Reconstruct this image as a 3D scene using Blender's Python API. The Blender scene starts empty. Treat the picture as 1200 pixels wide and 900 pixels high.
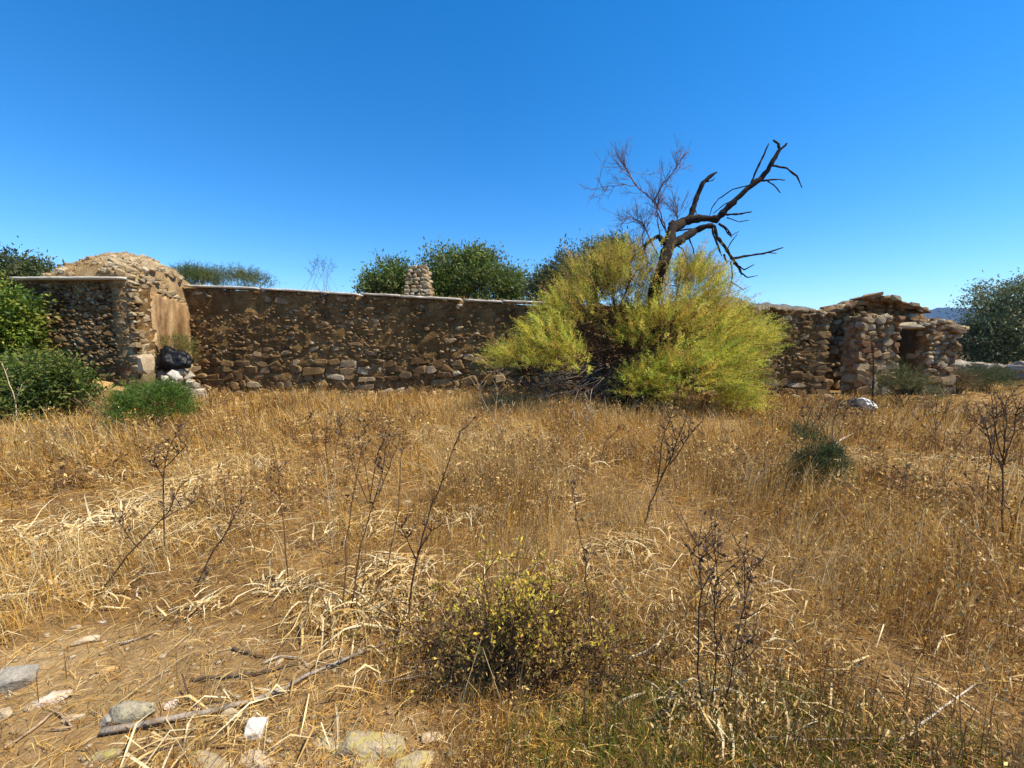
import bpy, bmesh, math, random
import numpy as np
from mathutils import Vector, Matrix, Euler

random.seed(7)
rng = np.random.default_rng(7)
SC = bpy.context.scene
COL = SC.collection
R = math.radians

# ------------------------------------------------------------------ camera, sky, sun, exposure
EYE, FPX, PITCH = 1.6, 480.0, math.atan(50 / 480.0)      # photo frame: 1200 x 900, horizon near row 400
cam_d = bpy.data.cameras.new('camera')
cam_d.sensor_width = 36.0
cam_d.lens = 36.0 * FPX / 1200.0
cam_d.clip_start, cam_d.clip_end = 0.05, 20000
cam = bpy.data.objects.new('camera', cam_d)
cam.location = (0, 0, EYE)
cam.rotation_euler = (math.pi / 2 - PITCH, 0, 0)
COL.objects.link(cam)
SC.camera = cam

SUN = Vector((0.60, -0.16, 1.0)).normalized()            # direction towards the sun
el, az = math.asin(SUN.z), math.atan2(SUN.x, SUN.y)
world = bpy.data.worlds.new('World')
SC.world = world
world.use_nodes = True
wn, wl = world.node_tree.nodes, world.node_tree.links
wn.clear()
sky = wn.new('ShaderNodeTexSky')
sky.sky_type = 'NISHITA'
sky.sun_disc = False
sky.sun_elevation, sky.sun_rotation = el, az
sky.altitude, sky.air_density, sky.dust_density, sky.ozone_density = 800, 1.0, 0.0, 4.5
hsv = wn.new('ShaderNodeHueSaturation')
hsv.inputs['Saturation'].default_value = 1.33
bg = wn.new('ShaderNodeBackground')
bg.inputs['Strength'].default_value = 0.15
wo = wn.new('ShaderNodeOutputWorld')
wl.new(sky.outputs[0], hsv.inputs['Color'])
wl.new(hsv.outputs[0], bg.inputs[0])
wl.new(bg.outputs[0], wo.inputs[0])

sun_d = bpy.data.lights.new('sun', 'SUN')
sun_d.energy, sun_d.angle, sun_d.color = 5.0, R(0.53), (1.0, 0.90, 0.71)
sun = bpy.data.objects.new('sun', sun_d)
sun.rotation_euler = SUN.to_track_quat('Z', 'Y').to_euler()
sun.location = SUN * 30
COL.objects.link(sun)

SC.view_settings.view_transform = 'Standard'
SC.view_settings.look = 'None'
SC.view_settings.gamma = 1
SC.view_settings.exposure = 0.58
SC.view_settings.use_curve_mapping = False
SC.cycles.max_bounces = 8
SC.cycles.transparent_max_bounces = 6
SC.cycles.caustics_reflective = SC.cycles.caustics_refractive = False

# ------------------------------------------------------------------ helpers
FWD = Vector((0, math.cos(PITCH), -math.sin(PITCH)))
UPV = Vector((0, math.sin(PITCH), math.cos(PITCH)))

def ray(px, py):
    return FWD + Vector((1, 0, 0)) * ((px - 600) / FPX) + UPV * ((450 - py) / FPX)

def P(px, py, Y):
    """the point at depth Y metres that stands at a place of the photograph"""
    d = ray(px, py)
    return Vector((0, 0, EYE)) + d * (Y / d.y)

def h01(ix, iy, seed):
    n = (ix.astype(np.int64) * 374761393 + iy.astype(np.int64) * 668265263 + seed * 1442695041) & 0x7fffffff
    n = ((n ^ (n >> 13)) * 1274126177) & 0x7fffffff
    n = n ^ (n >> 16)
    return (n & 0xffff) / 65535.0

def vnoise(x, y, seed=0):
    x = np.asarray(x, float); y = np.asarray(y, float)
    ix, iy = np.floor(x), np.floor(y)
    fx, fy = x - ix, y - iy
    fx, fy = fx * fx * (3 - 2 * fx), fy * fy * (3 - 2 * fy)
    a, b = h01(ix, iy, seed), h01(ix + 1, iy, seed)
    c, d = h01(ix, iy + 1, seed), h01(ix + 1, iy + 1, seed)
    return (a + (b - a) * fx) * (1 - fy) + (c + (d - c) * fx) * fy

def fbm(x, y, seed=0, o=4):
    s = 0; a = 0.5
    for i in range(o):
        s = s + a * vnoise(x, y, seed + i); x = x * 2.03; y = y * 2.03; a *= 0.5
    return s / (1 - 0.5 ** o)

def hgt(x, y):
    x = np.asarray(x, float); y = np.asarray(y, float)
    near = np.exp(-(x * x + y * y) / 900.0)
    return near * (0.16 * (fbm(x * 0.35 + 9, y * 0.35 + 3, 5, 3) - 0.5) + 0.05 * (fbm(x * 2.2, y * 2.2, 11, 3) - 0.5))

def hz(x, y):
    return float(hgt(np.array([x]), np.array([y]))[0])

def bare(x, y):
    e = (fbm(x * 1.6, y * 1.6, 91, 3) - 0.5) * 1.1
    m1 = 1 - np.clip((((x + 1.75) / 1.0) ** 2 + ((y - 1.72) / 0.50) ** 2) + e, 0, 2)
    m2 = 1 - np.clip((((x + 0.75) / 0.55) ** 2 + ((y - 1.42) / 0.28) ** 2) + e * .6, 0, 2)
    m3 = 1 - np.clip((((x - 10.8) / 2.4) ** 2 + ((y - 9.2) / 0.75) ** 2) + e, 0, 2)
    return np.clip(np.maximum(np.maximum(m1, m2), m3 * .8) * 2.2, 0, 1)

def G(px, py):
    d = ray(px, py)
    p = Vector((0, 0, EYE)) + d * (-EYE / d.z)
    for _ in range(3):
        t = (hz(p.x, p.y) - EYE) / d.z
        p = Vector((0, 0, EYE)) + d * t
    return p

def make_mesh(name, V, T, C=None, tint=None, smooth=False):
    V = np.asarray(V, np.float32).reshape(-1, 3); T = np.asarray(T, np.int32).reshape(-1, 3)
    m = bpy.data.meshes.new(name)
    m.vertices.add(len(V)); m.vertices.foreach_set('co', V.ravel())
    m.loops.add(T.size); m.loops.foreach_set('vertex_index', T.ravel())
    m.polygons.add(len(T))
    m.polygons.foreach_set('loop_start', np.arange(0, T.size, 3, dtype=np.int32))
    m.polygons.foreach_set('loop_total', np.full(len(T), 3, np.int32))
    if smooth:
        m.polygons.foreach_set('use_smooth', np.ones(len(T), bool))
    if C is not None:
        C = np.asarray(C, np.float32).reshape(-1, 3)
        a = m.attributes.new('Col', 'FLOAT_COLOR', 'POINT')
        a.data.foreach_set('color', np.concatenate([C, np.ones((len(C), 1), np.float32)], 1).ravel())
    if tint is not None:
        a = m.attributes.new('tint', 'FLOAT', 'POINT')
        a.data.foreach_set('value', np.asarray(tint, np.float32))
    m.update(calc_edges=True)
    m.validate()
    return m

class Acc:
    """collects triangles with a colour per vertex"""
    def __init__(s): s.V, s.T, s.C, s.n = [], [], [], 0
    def add(s, V, T, C):
        V = np.asarray(V, float).reshape(-1, 3); T = np.asarray(T, int).reshape(-1, 3)
        C = np.asarray(C, float)
        if C.ndim == 1: C = np.tile(C, (len(V), 1))
        s.V.append(V); s.T.append(T + s.n); s.C.append(C); s.n += len(V)
    def tube(s, pts, radii, col, sides=5, cap=True):
        pts = [Vector(p) for p in pts]; n = len(pts)
        if not hasattr(radii, '__len__'): radii = [radii] * n
        V = []; T = []
        side = None
        for i, p in enumerate(pts):
            t = (pts[min(i + 1, n - 1)] - pts[max(i - 1, 0)])
            if t.length < 1e-9: t = Vector((0, 0, 1))
            t.normalize()
            if side is None:
                side = t.cross(Vector((0.3, 0.9, 0.2))).normalized()
            side = (side - t * side.dot(t)).normalized()
            b = t.cross(side)
            for k in range(sides):
                a = 2 * math.pi * k / sides
                V.append(p + (side * math.cos(a) + b * math.sin(a)) * radii[i])
        for i in range(n - 1):
            for k in range(sides):
                a, b2 = i * sides + k, i * sides + (k + 1) % sides
                T += [(a, b2, b2 + sides), (a, b2 + sides, a + sides)]
        if cap:
            V.append(pts[-1]); c = len(V) - 1; o = (n - 1) * sides
            T += [(o + k, o + (k + 1) % sides, c) for k in range(sides)]
            V.append(pts[0]); c = len(V) - 1
            T += [((k + 1) % sides, k, c) for k in range(sides)]
        s.add([tuple(v) for v in V], T, col)
    def mesh(s, name, smooth=False):
        return make_mesh(name, np.concatenate(s.V), np.concatenate(s.T), np.concatenate(s.C), smooth=smooth)

def link(name, mesh, mat=None, parent=None, loc=None):
    o = bpy.data.objects.new(name, mesh)
    COL.objects.link(o)
    if mat is not None and mesh is not None and not mesh.materials: mesh.materials.append(mat)
    if parent: o.parent = parent
    if loc is not None: o.location = loc
    return o

def tag(o, label=None, cat=None, group=None, kind=None):
    if label: o['label'] = label
    if cat: o['category'] = cat
    if group: o['group'] = group
    if kind: o['kind'] = kind
    return o

def thing(name, label, cat, loc=(0, 0, 0), group=None):
    o = link(name, None, loc=loc)
    return tag(o, label, cat, group)

def part(name, acc_or_mesh, mat, root, smooth=False):
    """a mesh in world coordinates hung under a root without moving"""
    m = acc_or_mesh.mesh(name, smooth) if isinstance(acc_or_mesh, Acc) else acc_or_mesh
    o = link(name, m, mat, root)
    o.matrix_parent_inverse = Matrix.Translation(root.location).inverted()
    return o

# ------------------------------------------------------------------ materials
def new_mat(name):
    m = bpy.data.materials.new(name); m.use_nodes = True
    nt = m.node_tree; nt.nodes.clear()
    return m, nt.nodes, nt.links

def ramp(nodes, stops, interp='LINEAR'):
    r = nodes.new('ShaderNodeValToRGB'); r.color_ramp.interpolation = interp
    e = r.color_ramp.elements
    while len(e) < len(stops): e.new(0.5)
    for i, (p, c) in enumerate(stops): e[i].position = p; e[i].color = (*c, 1)
    return r

def noise(nodes, links, scale, detail=4, vec=None, rough=0.6, dist=0.0):
    n = nodes.new('ShaderNodeTexNoise')
    n.inputs['Scale'].default_value = scale; n.inputs['Detail'].default_value = detail
    n.inputs['Roughness'].default_value = rough; n.inputs['Distortion'].default_value = dist
    if vec is not None: links.new(vec, n.inputs['Vector'])
    return n

def mix(nodes, links, a, b, fac, mode='MIX'):
    m = nodes.new('ShaderNodeMix'); m.data_type = 'RGBA'; m.blend_type = mode
    def put(v, s):
        if hasattr(v, 'is_linked') or hasattr(v, 'links'): links.new(v, s)
        elif hasattr(v, '__len__'): s.default_value = (*v, 1)
        else: s.default_value = v
    put(a, m.inputs[6]); put(b, m.inputs[7]); put(fac, m.inputs[0])
    return m.outputs[2]

def finish(nodes, links, color, rough=0.9, bump=None, strength=0.5, dist=0.02, spec=0.2):
    b = nodes.new('ShaderNodeBsdfPrincipled'); o = nodes.new('ShaderNodeOutputMaterial')
    b.inputs['Roughness'].default_value = rough; b.inputs['Specular IOR Level'].default_value = spec
    if hasattr(color, 'links'): links.new(color, b.inputs['Base Color'])
    else: b.inputs['Base Color'].default_value = (*color, 1)
    if bump is not None:
        bp = nodes.new('ShaderNodeBump'); bp.inputs['Strength'].default_value = strength
        bp.inputs['Distance'].default_value = dist
        links.new(bump, bp.inputs['Height']); links.new(bp.outputs[0], b.inputs['Normal'])
    links.new(b.outputs[0], o.inputs[0])
    return b

def math_node(nodes, links, op, a, b=None):
    m = nodes.new('ShaderNodeMath'); m.operation = op
    for v, s in ((a, m.inputs[0]), (b, m.inputs[1])):
        if v is None: continue
        if hasattr(v, 'links'): links.new(v, s)
        else: s.default_value = v
    return m.outputs[0]

def stone_mat(name, stops, lichen=(0.42, 0.40, 0.33), lich=0.35, earth=(0.17, 0.10, 0.045), stain=0.0):
    m, n, l = new_mat(name)
    oi = n.new('ShaderNodeObjectInfo'); at = n.new('ShaderNodeAttribute'); at.attribute_name = 'tint'
    geo = n.new('ShaderNodeNewGeometry')
    rnd = math_node(n, l, 'FRACT', math_node(n, l, 'ADD', oi.outputs['Random'], at.outputs['Fac']))
    r = ramp(n, stops); l.new(rnd, r.inputs[0])
    n1 = noise(n, l, 9, 6, geo.outputs['Position'])
    n2 = noise(n, l, 38, 5, geo.outputs['Position'])
    n3 = noise(n, l, 2.2, 4, geo.outputs['Position'])
    c = mix(n, l, r.outputs[0], (0.5, 0.5, 0.5), 0.0)
    k = ramp(n, [(0.25, (0.45, 0.42, 0.40)), (0.75, (1.35, 1.3, 1.25))]); l.new(n2.outputs[0], k.inputs[0])
    c = mix(n, l, c, k.outputs[0], 0.9, 'MULTIPLY')
    ms = ramp(n, [(0.56, (0, 0, 0)), (0.66, (1, 1, 1))]); l.new(n1.outputs[0], ms.inputs[0])
    c = mix(n, l, c, lichen, math_node(n, l, 'MULTIPLY', ms.outputs[0], lich))
    mp = n.new('ShaderNodeMapping'); mp.inputs['Scale'].default_value = (1.1, 1.1, 0.16); l.new(geo.outputs['Position'], mp.inputs['Vector'])
    n5 = noise(n, l, 1.9, 4, mp.outputs[0]); ks = ramp(n, [(0.40, (0.5, 0.47, 0.44)), (0.58, (1.08, 1.08, 1.08))]); l.new(n5.outputs[0], ks.inputs[0])
    c = mix(n, l, c, ks.outputs[0], stain, 'MULTIPLY')
    me = ramp(n, [(0.42, (0, 0, 0)), (0.62, (1, 1, 1))]); l.new(n3.outputs[0], me.inputs[0])
    c = mix(n, l, c, earth, math_node(n, l, 'MULTIPLY', me.outputs[0], 0.6))
    finish(n, l, c, 0.92, n2.outputs[0], 0.8, 0.03)
    return m

WALLST = [(0.0, (0.13, 0.078, 0.033)), (0.35, (0.22, 0.135, 0.055)), (0.65, (0.31, 0.20, 0.085)), (0.87, (0.43, 0.32, 0.18)), (1.0, (0.60, 0.51, 0.35))]
M_STONE = stone_mat('rubble stone', WALLST, earth=(0.21, 0.12, 0.045), stain=0.8)
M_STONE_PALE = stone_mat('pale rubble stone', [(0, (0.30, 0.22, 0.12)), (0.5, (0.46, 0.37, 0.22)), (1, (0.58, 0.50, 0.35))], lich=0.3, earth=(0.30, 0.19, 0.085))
M_STONE_RUST = stone_mat('rusty rubble stone', [(0, (0.20, 0.10, 0.045)), (0.4, (0.33, 0.21, 0.10)), (0.7, (0.42, 0.32, 0.18)), (1, (0.52, 0.46, 0.33))], lich=0.4)
M_FIELD = stone_mat('field stone', [(0, (0.30, 0.27, 0.22)), (0.5, (0.45, 0.40, 0.31)), (1, (0.6, 0.55, 0.45))], lichen=(0.62, 0.58, 0.45), lich=0.6)

def mortar_mat(name, a, b, c3):
    m, n, l = new_mat(name)
    geo = n.new('ShaderNodeNewGeometry')
    n1 = noise(n, l, 3.0, 6, geo.outputs['Position']); n2 = noise(n, l, 30, 6, geo.outputs['Position'])
    mp = n.new('ShaderNodeMapping'); mp.inputs['Scale'].default_value = (1.1, 1.1, 0.16)
    l.new(geo.outputs['Position'], mp.inputs['Vector'])
    n3 = noise(n, l, 1.9, 4, mp.outputs[0])
    r = ramp(n, [(0.3, a), (0.55, b), (0.8, c3)]); l.new(n1.outputs[0], r.inputs[0])
    k = ramp(n, [(0.3, (0.55, 0.52, 0.5)), (0.7, (1.2, 1.2, 1.2))]); l.new(n2.outputs[0], k.inputs[0])
    c = mix(n, l, r.outputs[0], k.outputs[0], 1.0, 'MULTIPLY')
    ks = ramp(n, [(0.35, (0.6, 0.58, 0.55)), (0.6, (1.1, 1.1, 1.1))]); l.new(n3.outputs[0], ks.inputs[0])
    c = mix(n, l, c, ks.outputs[0], 0.8, 'MULTIPLY')
    finish(n, l, c, 0.95, n2.outputs[0], 1.0, 0.05)
    return m
M_MORTAR = mortar_mat('brown earth mortar', (0.15, 0.085, 0.03), (0.29, 0.17, 0.06), (0.43, 0.27, 0.10))
M_MORTAR_OCHRE = mortar_mat('ochre earth mortar', (0.20, 0.115, 0.05), (0.34, 0.21, 0.095), (0.44, 0.30, 0.15))
M_EARTH = mortar_mat('pale tan earth and rubble', (0.30, 0.19, 0.085), (0.46, 0.31, 0.15), (0.58, 0.43, 0.23))  # paler tan mix, only for the annex side and mound
M_PLASTER = None
def plaster():
    m, n, l = new_mat('stained ochre plaster')
    geo = n.new('ShaderNodeNewGeometry')
    mp = n.new('ShaderNodeMapping'); mp.inputs['Scale'].default_value = (2.2, 2.2, 0.5)
    l.new(geo.outputs['Position'], mp.inputs['Vector'])
    n1 = noise(n, l, 1.5, 5, mp.outputs[0]); n2 = noise(n, l, 25, 5, geo.outputs['Position']); n3 = noise(n, l, 2.5, 4, geo.outputs['Position'])
    r = ramp(n, [(0.36, (0.24, 0.14, 0.065)), (0.5, (0.45, 0.29, 0.14)), (0.62, (0.6, 0.43, 0.23))]); l.new(n1.outputs[0], r.inputs[0])
    k = ramp(n, [(0.3, (0.75, 0.72, 0.7)), (0.7, (1.15, 1.15, 1.15))]); l.new(n2.outputs[0], k.inputs[0])
    c = mix(n, l, r.outputs[0], k.outputs[0], 1.0, 'MULTIPLY')
    k2 = ramp(n, [(0.35, (0.55, 0.45, 0.36)), (0.6, (1.12, 1.1, 1.06))]); l.new(n3.outputs[0], k2.inputs[0])
    c = mix(n, l, c, k2.outputs[0], 0.7, 'MULTIPLY')
    finish(n, l, c, 0.9, n2.outputs[0], 0.5, 0.02)
    return m
M_PLASTER = plaster()

def simple_noise_mat(name, a, b, scale=12, rough=0.9, bump=0.5, bscale=40, bdist=0.02):
    m, n, l = new_mat(name)
    geo = n.new('ShaderNodeNewGeometry')
    n1 = noise(n, l, scale, 6, geo.outputs['Position']); n2 = noise(n, l, bscale, 5, geo.outputs['Position'])
    r = ramp(n, [(0.35, a), (0.65, b)]); l.new(n1.outputs[0], r.inputs[0])
    finish(n, l, r.outputs[0], rough, n2.outputs[0], bump, bdist)
    return m
M_CONCRETE = simple_noise_mat('weathered concrete', (0.50, 0.45, 0.36), (0.72, 0.67, 0.56), 6)
M_BLACK = simple_noise_mat('black plastic', (0.006, 0.006, 0.007), (0.016, 0.016, 0.017), 8, 0.45, 0.3, 14, 0.03)

def col_mat(name, trans=0.3, rough=0.7, spec=0.15, vary=0.25, bump=0):
    """colour from the mesh (one per leaf or blade), part of the light passes through"""
    m, n, l = new_mat(name)
    at = n.new('ShaderNodeAttribute'); at.attribute_name = 'Col'
    b = n.new('ShaderNodeBsdfPrincipled'); b.inputs['Roughness'].default_value = rough
    b.inputs['Specular IOR Level'].default_value = spec
    o = n.new('ShaderNodeOutputMaterial')
    geo = n.new('ShaderNodeNewGeometry')
    nz = noise(n, l, 14, 3, geo.outputs['Position'])
    k = ramp(n, [(0.3, (1 - vary,) * 3), (0.7, (1 + vary,) * 3)]); l.new(nz.outputs[0], k.inputs[0])
    c = mix(n, l, at.outputs['Color'], k.outputs[0], 1.0, 'MULTIPLY')
    l.new(c, b.inputs['Base Color'])
    if bump:
        mp = n.new('ShaderNodeMapping'); mp.inputs['Scale'].default_value = (1, 1, .35); l.new(geo.outputs['Position'], mp.inputs['Vector'])
        nb_ = noise(n, l, bump, 6, mp.outputs[0], .7, .4); bp = n.new('ShaderNodeBump'); bp.inputs['Strength'].default_value = .9; bp.inputs['Distance'].default_value = .02
        l.new(nb_.outputs[0], bp.inputs['Height']); l.new(bp.outputs[0], b.inputs['Normal'])
    if trans > 0:
        t = n.new('ShaderNodeBsdfTranslucent'); l.new(c, t.inputs['Color'])
        mx = n.new('ShaderNodeMixShader'); mx.inputs[0].default_value = trans
        l.new(b.outputs[0], mx.inputs[1]); l.new(t.outputs[0], mx.inputs[2]); l.new(mx.outputs[0], o.inputs[0])
    else:
        l.new(b.outputs[0], o.inputs[0])
    return m
M_GRASS = col_mat('dry grass', 0.35)
M_LEAF = col_mat('leaves', 0.3, 0.55, 0.3)
M_PLUME = col_mat('feathery foliage', 0.45, 0.7, 0.1)
M_WOOD = col_mat('dry wood', 0.0, 0.9, 0.1, 0.5, 45)
M_STRAW = col_mat('straw leaves', 0.25, 0.6, 0.25)

def ground_mat():
    m, n, l = new_mat('dry soil and litter')
    geo = n.new('ShaderNodeNewGeometry')
    n1 = noise(n, l, 0.9, 6, geo.outputs['Position'], 0.65); n2 = noise(n, l, 14, 6, geo.outputs['Position'], 0.7)
    n3 = noise(n, l, 60, 4, geo.outputs['Position']); n4 = noise(n, l, 0.02, 5, geo.outputs['Position'])
    r = ramp(n, [(0.3, (0.14, 0.072, 0.024)), (0.5, (0.24, 0.135, 0.048)), (0.7, (0.36, 0.22, 0.085))]); l.new(n1.outputs[0], r.inputs[0])
    k = ramp(n, [(0.3, (0.6, 0.57, 0.52)), (0.55, (1.0, 1.0, 1.0)), (0.75, (1.3, 1.3, 1.25))]); l.new(n2.outputs[0], k.inputs[0])
    at = n.new('ShaderNodeAttribute'); at.attribute_name = 'soil'
    rb = ramp(n, [(0.3, (0.24, 0.145, 0.06)), (0.5, (0.37, 0.235, 0.10)), (0.7, (0.50, 0.34, 0.16))]); l.new(n1.outputs[0], rb.inputs[0])
    c = mix(n, l, r.outputs[0], rb.outputs[0], at.outputs['Fac'])
    c = mix(n, l, c, k.outputs[0], 1.0, 'MULTIPLY')
    sp = ramp(n, [(0.66, (0, 0, 0)), (0.72, (1, 1, 1))]); l.new(n3.outputs[0], sp.inputs[0])
    c = mix(n, l, c, (0.5, 0.40, 0.24), math_node(n, l, 'MULTIPLY', sp.outputs[0], 0.6))
    far = ramp(n, [(0.4, (0, 0, 0)), (0.6, (1, 1, 1))]); l.new(n4.outputs[0], far.inputs[0])
    c = mix(n, l, c, (0.25, 0.16, 0.06), math_node(n, l, 'MULTIPLY', far.outputs[0], 0.25))
    add = math_node(n, l, 'ADD', n2.outputs[0], math_node(n, l, 'MULTIPLY', n3.outputs[0], 0.5))
    finish(n, l, c, 0.95, add, 0.9, 0.04)
    return m
M_GROUND = ground_mat()
M_HILL = simple_noise_mat('scrub on hillside', (0.02, 0.032, 0.022), (0.045, 0.055, 0.035), 0.02, 0.95, 0.0)
M_HILL_DRY = simple_noise_mat('dry scrub on hillside', (0.07, 0.075, 0.04), (0.2, 0.15, 0.08), 0.03, 0.95, 0.0)

# ------------------------------------------------------------------ ground and hills
def axis(fine, far, n_fine, n_far):
    a = np.linspace(-fine, fine, n_fine)
    b = fine * (far / fine) ** (np.arange(1, n_far + 1) / n_far)
    return np.concatenate([-b[::-1], a, b])
gx = axis(16, 6000, 250, 24); gy = axis(14, 6000, 220, 24) + 6
XX, YY = np.meshgrid(gx, gy)
ZZ = hgt(XX, YY)
V = np.stack([XX, YY, ZZ], -1).reshape(-1, 3)
nx, ny = len(gx), len(gy)
ii = np.arange(nx * ny).reshape(ny, nx)
a, b, c, d = ii[:-1, :-1].ravel(), ii[:-1, 1:].ravel(), ii[1:, 1:].ravel(), ii[1:, :-1].ravel()
T = np.concatenate([np.stack([a, b, c], 1), np.stack([a, c, d], 1)])
gm = make_mesh('ground', V, T, smooth=True)
ga = gm.attributes.new('soil', 'FLOAT', 'POINT'); ga.data.foreach_set('value', np.maximum(bare(V[:, 0], V[:, 1]), np.clip((V[:, 1] - 25) / 30, 0, .6)).astype(np.float32))
tag(link('ground', gm, M_GROUND), 'dry golden earth of the overgrown plot', kind='structure')

def hill(prof, Y, depth, mat, label, seed):
    px = np.array([p[0] for p in prof], float); py = np.array([p[1] for p in prof], float)
    us = np.linspace(px[0], px[-1], 220); hv = np.interp(us, px, py)
    V = []; m = 24
    for j in range(m):
        v = j / (m - 1)
        s = math.sin(min(1, v * 2) * math.pi / 2) if v < 0.5 else math.sin((1 - v) * math.pi)
        for u, h in zip(us, hv):
            top = P(u, h, Y)
            z = max(top.z, 1) * s + (fbm(u * 0.05, v * 9, seed, 4) - 0.5) * top.z * 0.25 * math.sin(v * math.pi) * (1 if v < 0.45 else 0.0)
            V.append((top.x * (0.8 + 0.4 * v), Y - depth / 2 + depth * v, float(z) - 2))
    k = np.arange(m * 220).reshape(m, 220)
    a, b, c, d = k[:-1, :-1].ravel(), k[:-1, 1:].ravel(), k[1:, 1:].ravel(), k[1:, :-1].ravel()
    T = np.concatenate([np.stack([a, b, c], 1), np.stack([a, c, d], 1)])
    tag(link('hill', make_mesh('hill', V, T, smooth=True), mat), label, kind='structure')
hill([(380, 395), (560, 372), (760, 358), (960, 367), (1050, 366), (1090, 363), (1150, 361), (1230, 362), (1400, 368), (1700, 395)], 4200, 1800, M_HILL, 'long dark blue ridge on the horizon', 3)
hill([(640, 398), (740, 366), (800, 350), (840, 347.5), (870, 353), (910, 359), (960, 364), (1010, 372), (1090, 398)], 1900, 900, M_HILL_DRY, 'brown hill behind the long wall', 8)

# ------------------------------------------------------------------ stones and walls
def hull_mesh(name, npts, seed, squash=(1, 0.7, 0.75), power=0.75):
    r = random.Random(seed); bm = bmesh.new()
    for i in range(npts):
        v = Vector((r.gauss(0, 1), r.gauss(0, 1), r.gauss(0, 1))).normalized()
        v = Vector([math.copysign(abs(q) ** power, q) for q in v])
        v *= r.uniform(0.82, 1.08)
        bm.verts.new((v.x, v.y, v.z))
    res = bmesh.ops.convex_hull(bm, input=bm.verts[:])
    bmesh.ops.delete(bm, geom=[v for v in bm.verts if not v.link_faces], context='VERTS')
    ext = [max(abs(v.co[k]) for v in bm.verts) for k in range(3)]
    for v in bm.verts: v.co = Vector([v.co[k] / ext[k] for k in range(3)])
    bmesh.ops.triangulate(bm, faces=bm.faces[:])
    bmesh.ops.recalc_face_normals(bm, faces=bm.faces[:])
    m = bpy.data.meshes.new(name); bm.to_mesh(m); bm.free()
    return m
STONES = [hull_mesh('stone', 18, 100 + i, power=0.55 + 0.05 * (i % 5)) for i in range(16)]
for m in STONES:
    for v in m.vertices:
        if v.co.y > 0.5: v.co.y = 0.5 + (v.co.y - 0.5) * 0.25
SV = []
for m in STONES:
    v = np.zeros(len(m.vertices) * 3); m.vertices.foreach_get('co', v)
    t = np.zeros(len(m.polygons) * 3, int); m.polygons.foreach_get('vertices', t)
    SV.append((v.reshape(-1, 3), t.reshape(-1, 3)))
_shared = {}
def stone_mesh(k, mat):
    key = (k, mat.name)
    if key not in _shared:
        c = STONES[k].copy(); c.name = 'stone'; c.materials.append(mat); _shared[key] = c
    return _shared[key]

def emit_stones(items, root, mat, n_ind=300, keep=lambda it: True, rubble='rubble'):
    """items: (4x4 world matrix, variant, size). The largest become parts of their own, the rest one joined part"""
    order = sorted(range(len(items)), key=lambda i: (0 if keep(items[i]) else 1, -items[i][2]))
    inv = Matrix.Translation(root.location).inverted()
    for i in order[:n_ind]:
        M, k, s = items[i]
        o = bpy.data.objects.new('stone', stone_mesh(k, mat)); COL.objects.link(o)
        o.parent = root; o.matrix_parent_inverse = inv; o.matrix_basis = M
    rest = order[n_ind:]
    if rest:
        Vs, Ts, tn, n = [], [], [], 0
        for i in rest:
            M, k, s = items[i]; A = np.array(M)
            v, t = SV[k]
            Vs.append(v @ A[:3, :3].T + A[:3, 3]); Ts.append(t + n); n += len(v)
            tn.append(np.full(len(v), random.random()))
        o = part(rubble, make_mesh(rubble, np.concatenate(Vs), np.concatenate(Ts), tint=np.concatenate(tn)), mat, root)
        o['kind'] = 'stuff'

def frame(t, n):
    t = Vector(t).normalized(); n = Vector(n).normalized(); z = t.cross(n)
    if z.z < 0: z = -z
    return Matrix(((t.x, n.x, z.x), (t.y, n.y, z.y), (t.z, n.z, z.z))).to_4x4()

def stone_M(pos, F, size, rz=0.0, rx=0.0, ry=0.0):
    return Matrix.Translation(pos) @ F @ Euler((rx, rz, ry)).to_matrix().to_4x4() @ Matrix.Diagonal((*size, 1))

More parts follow.
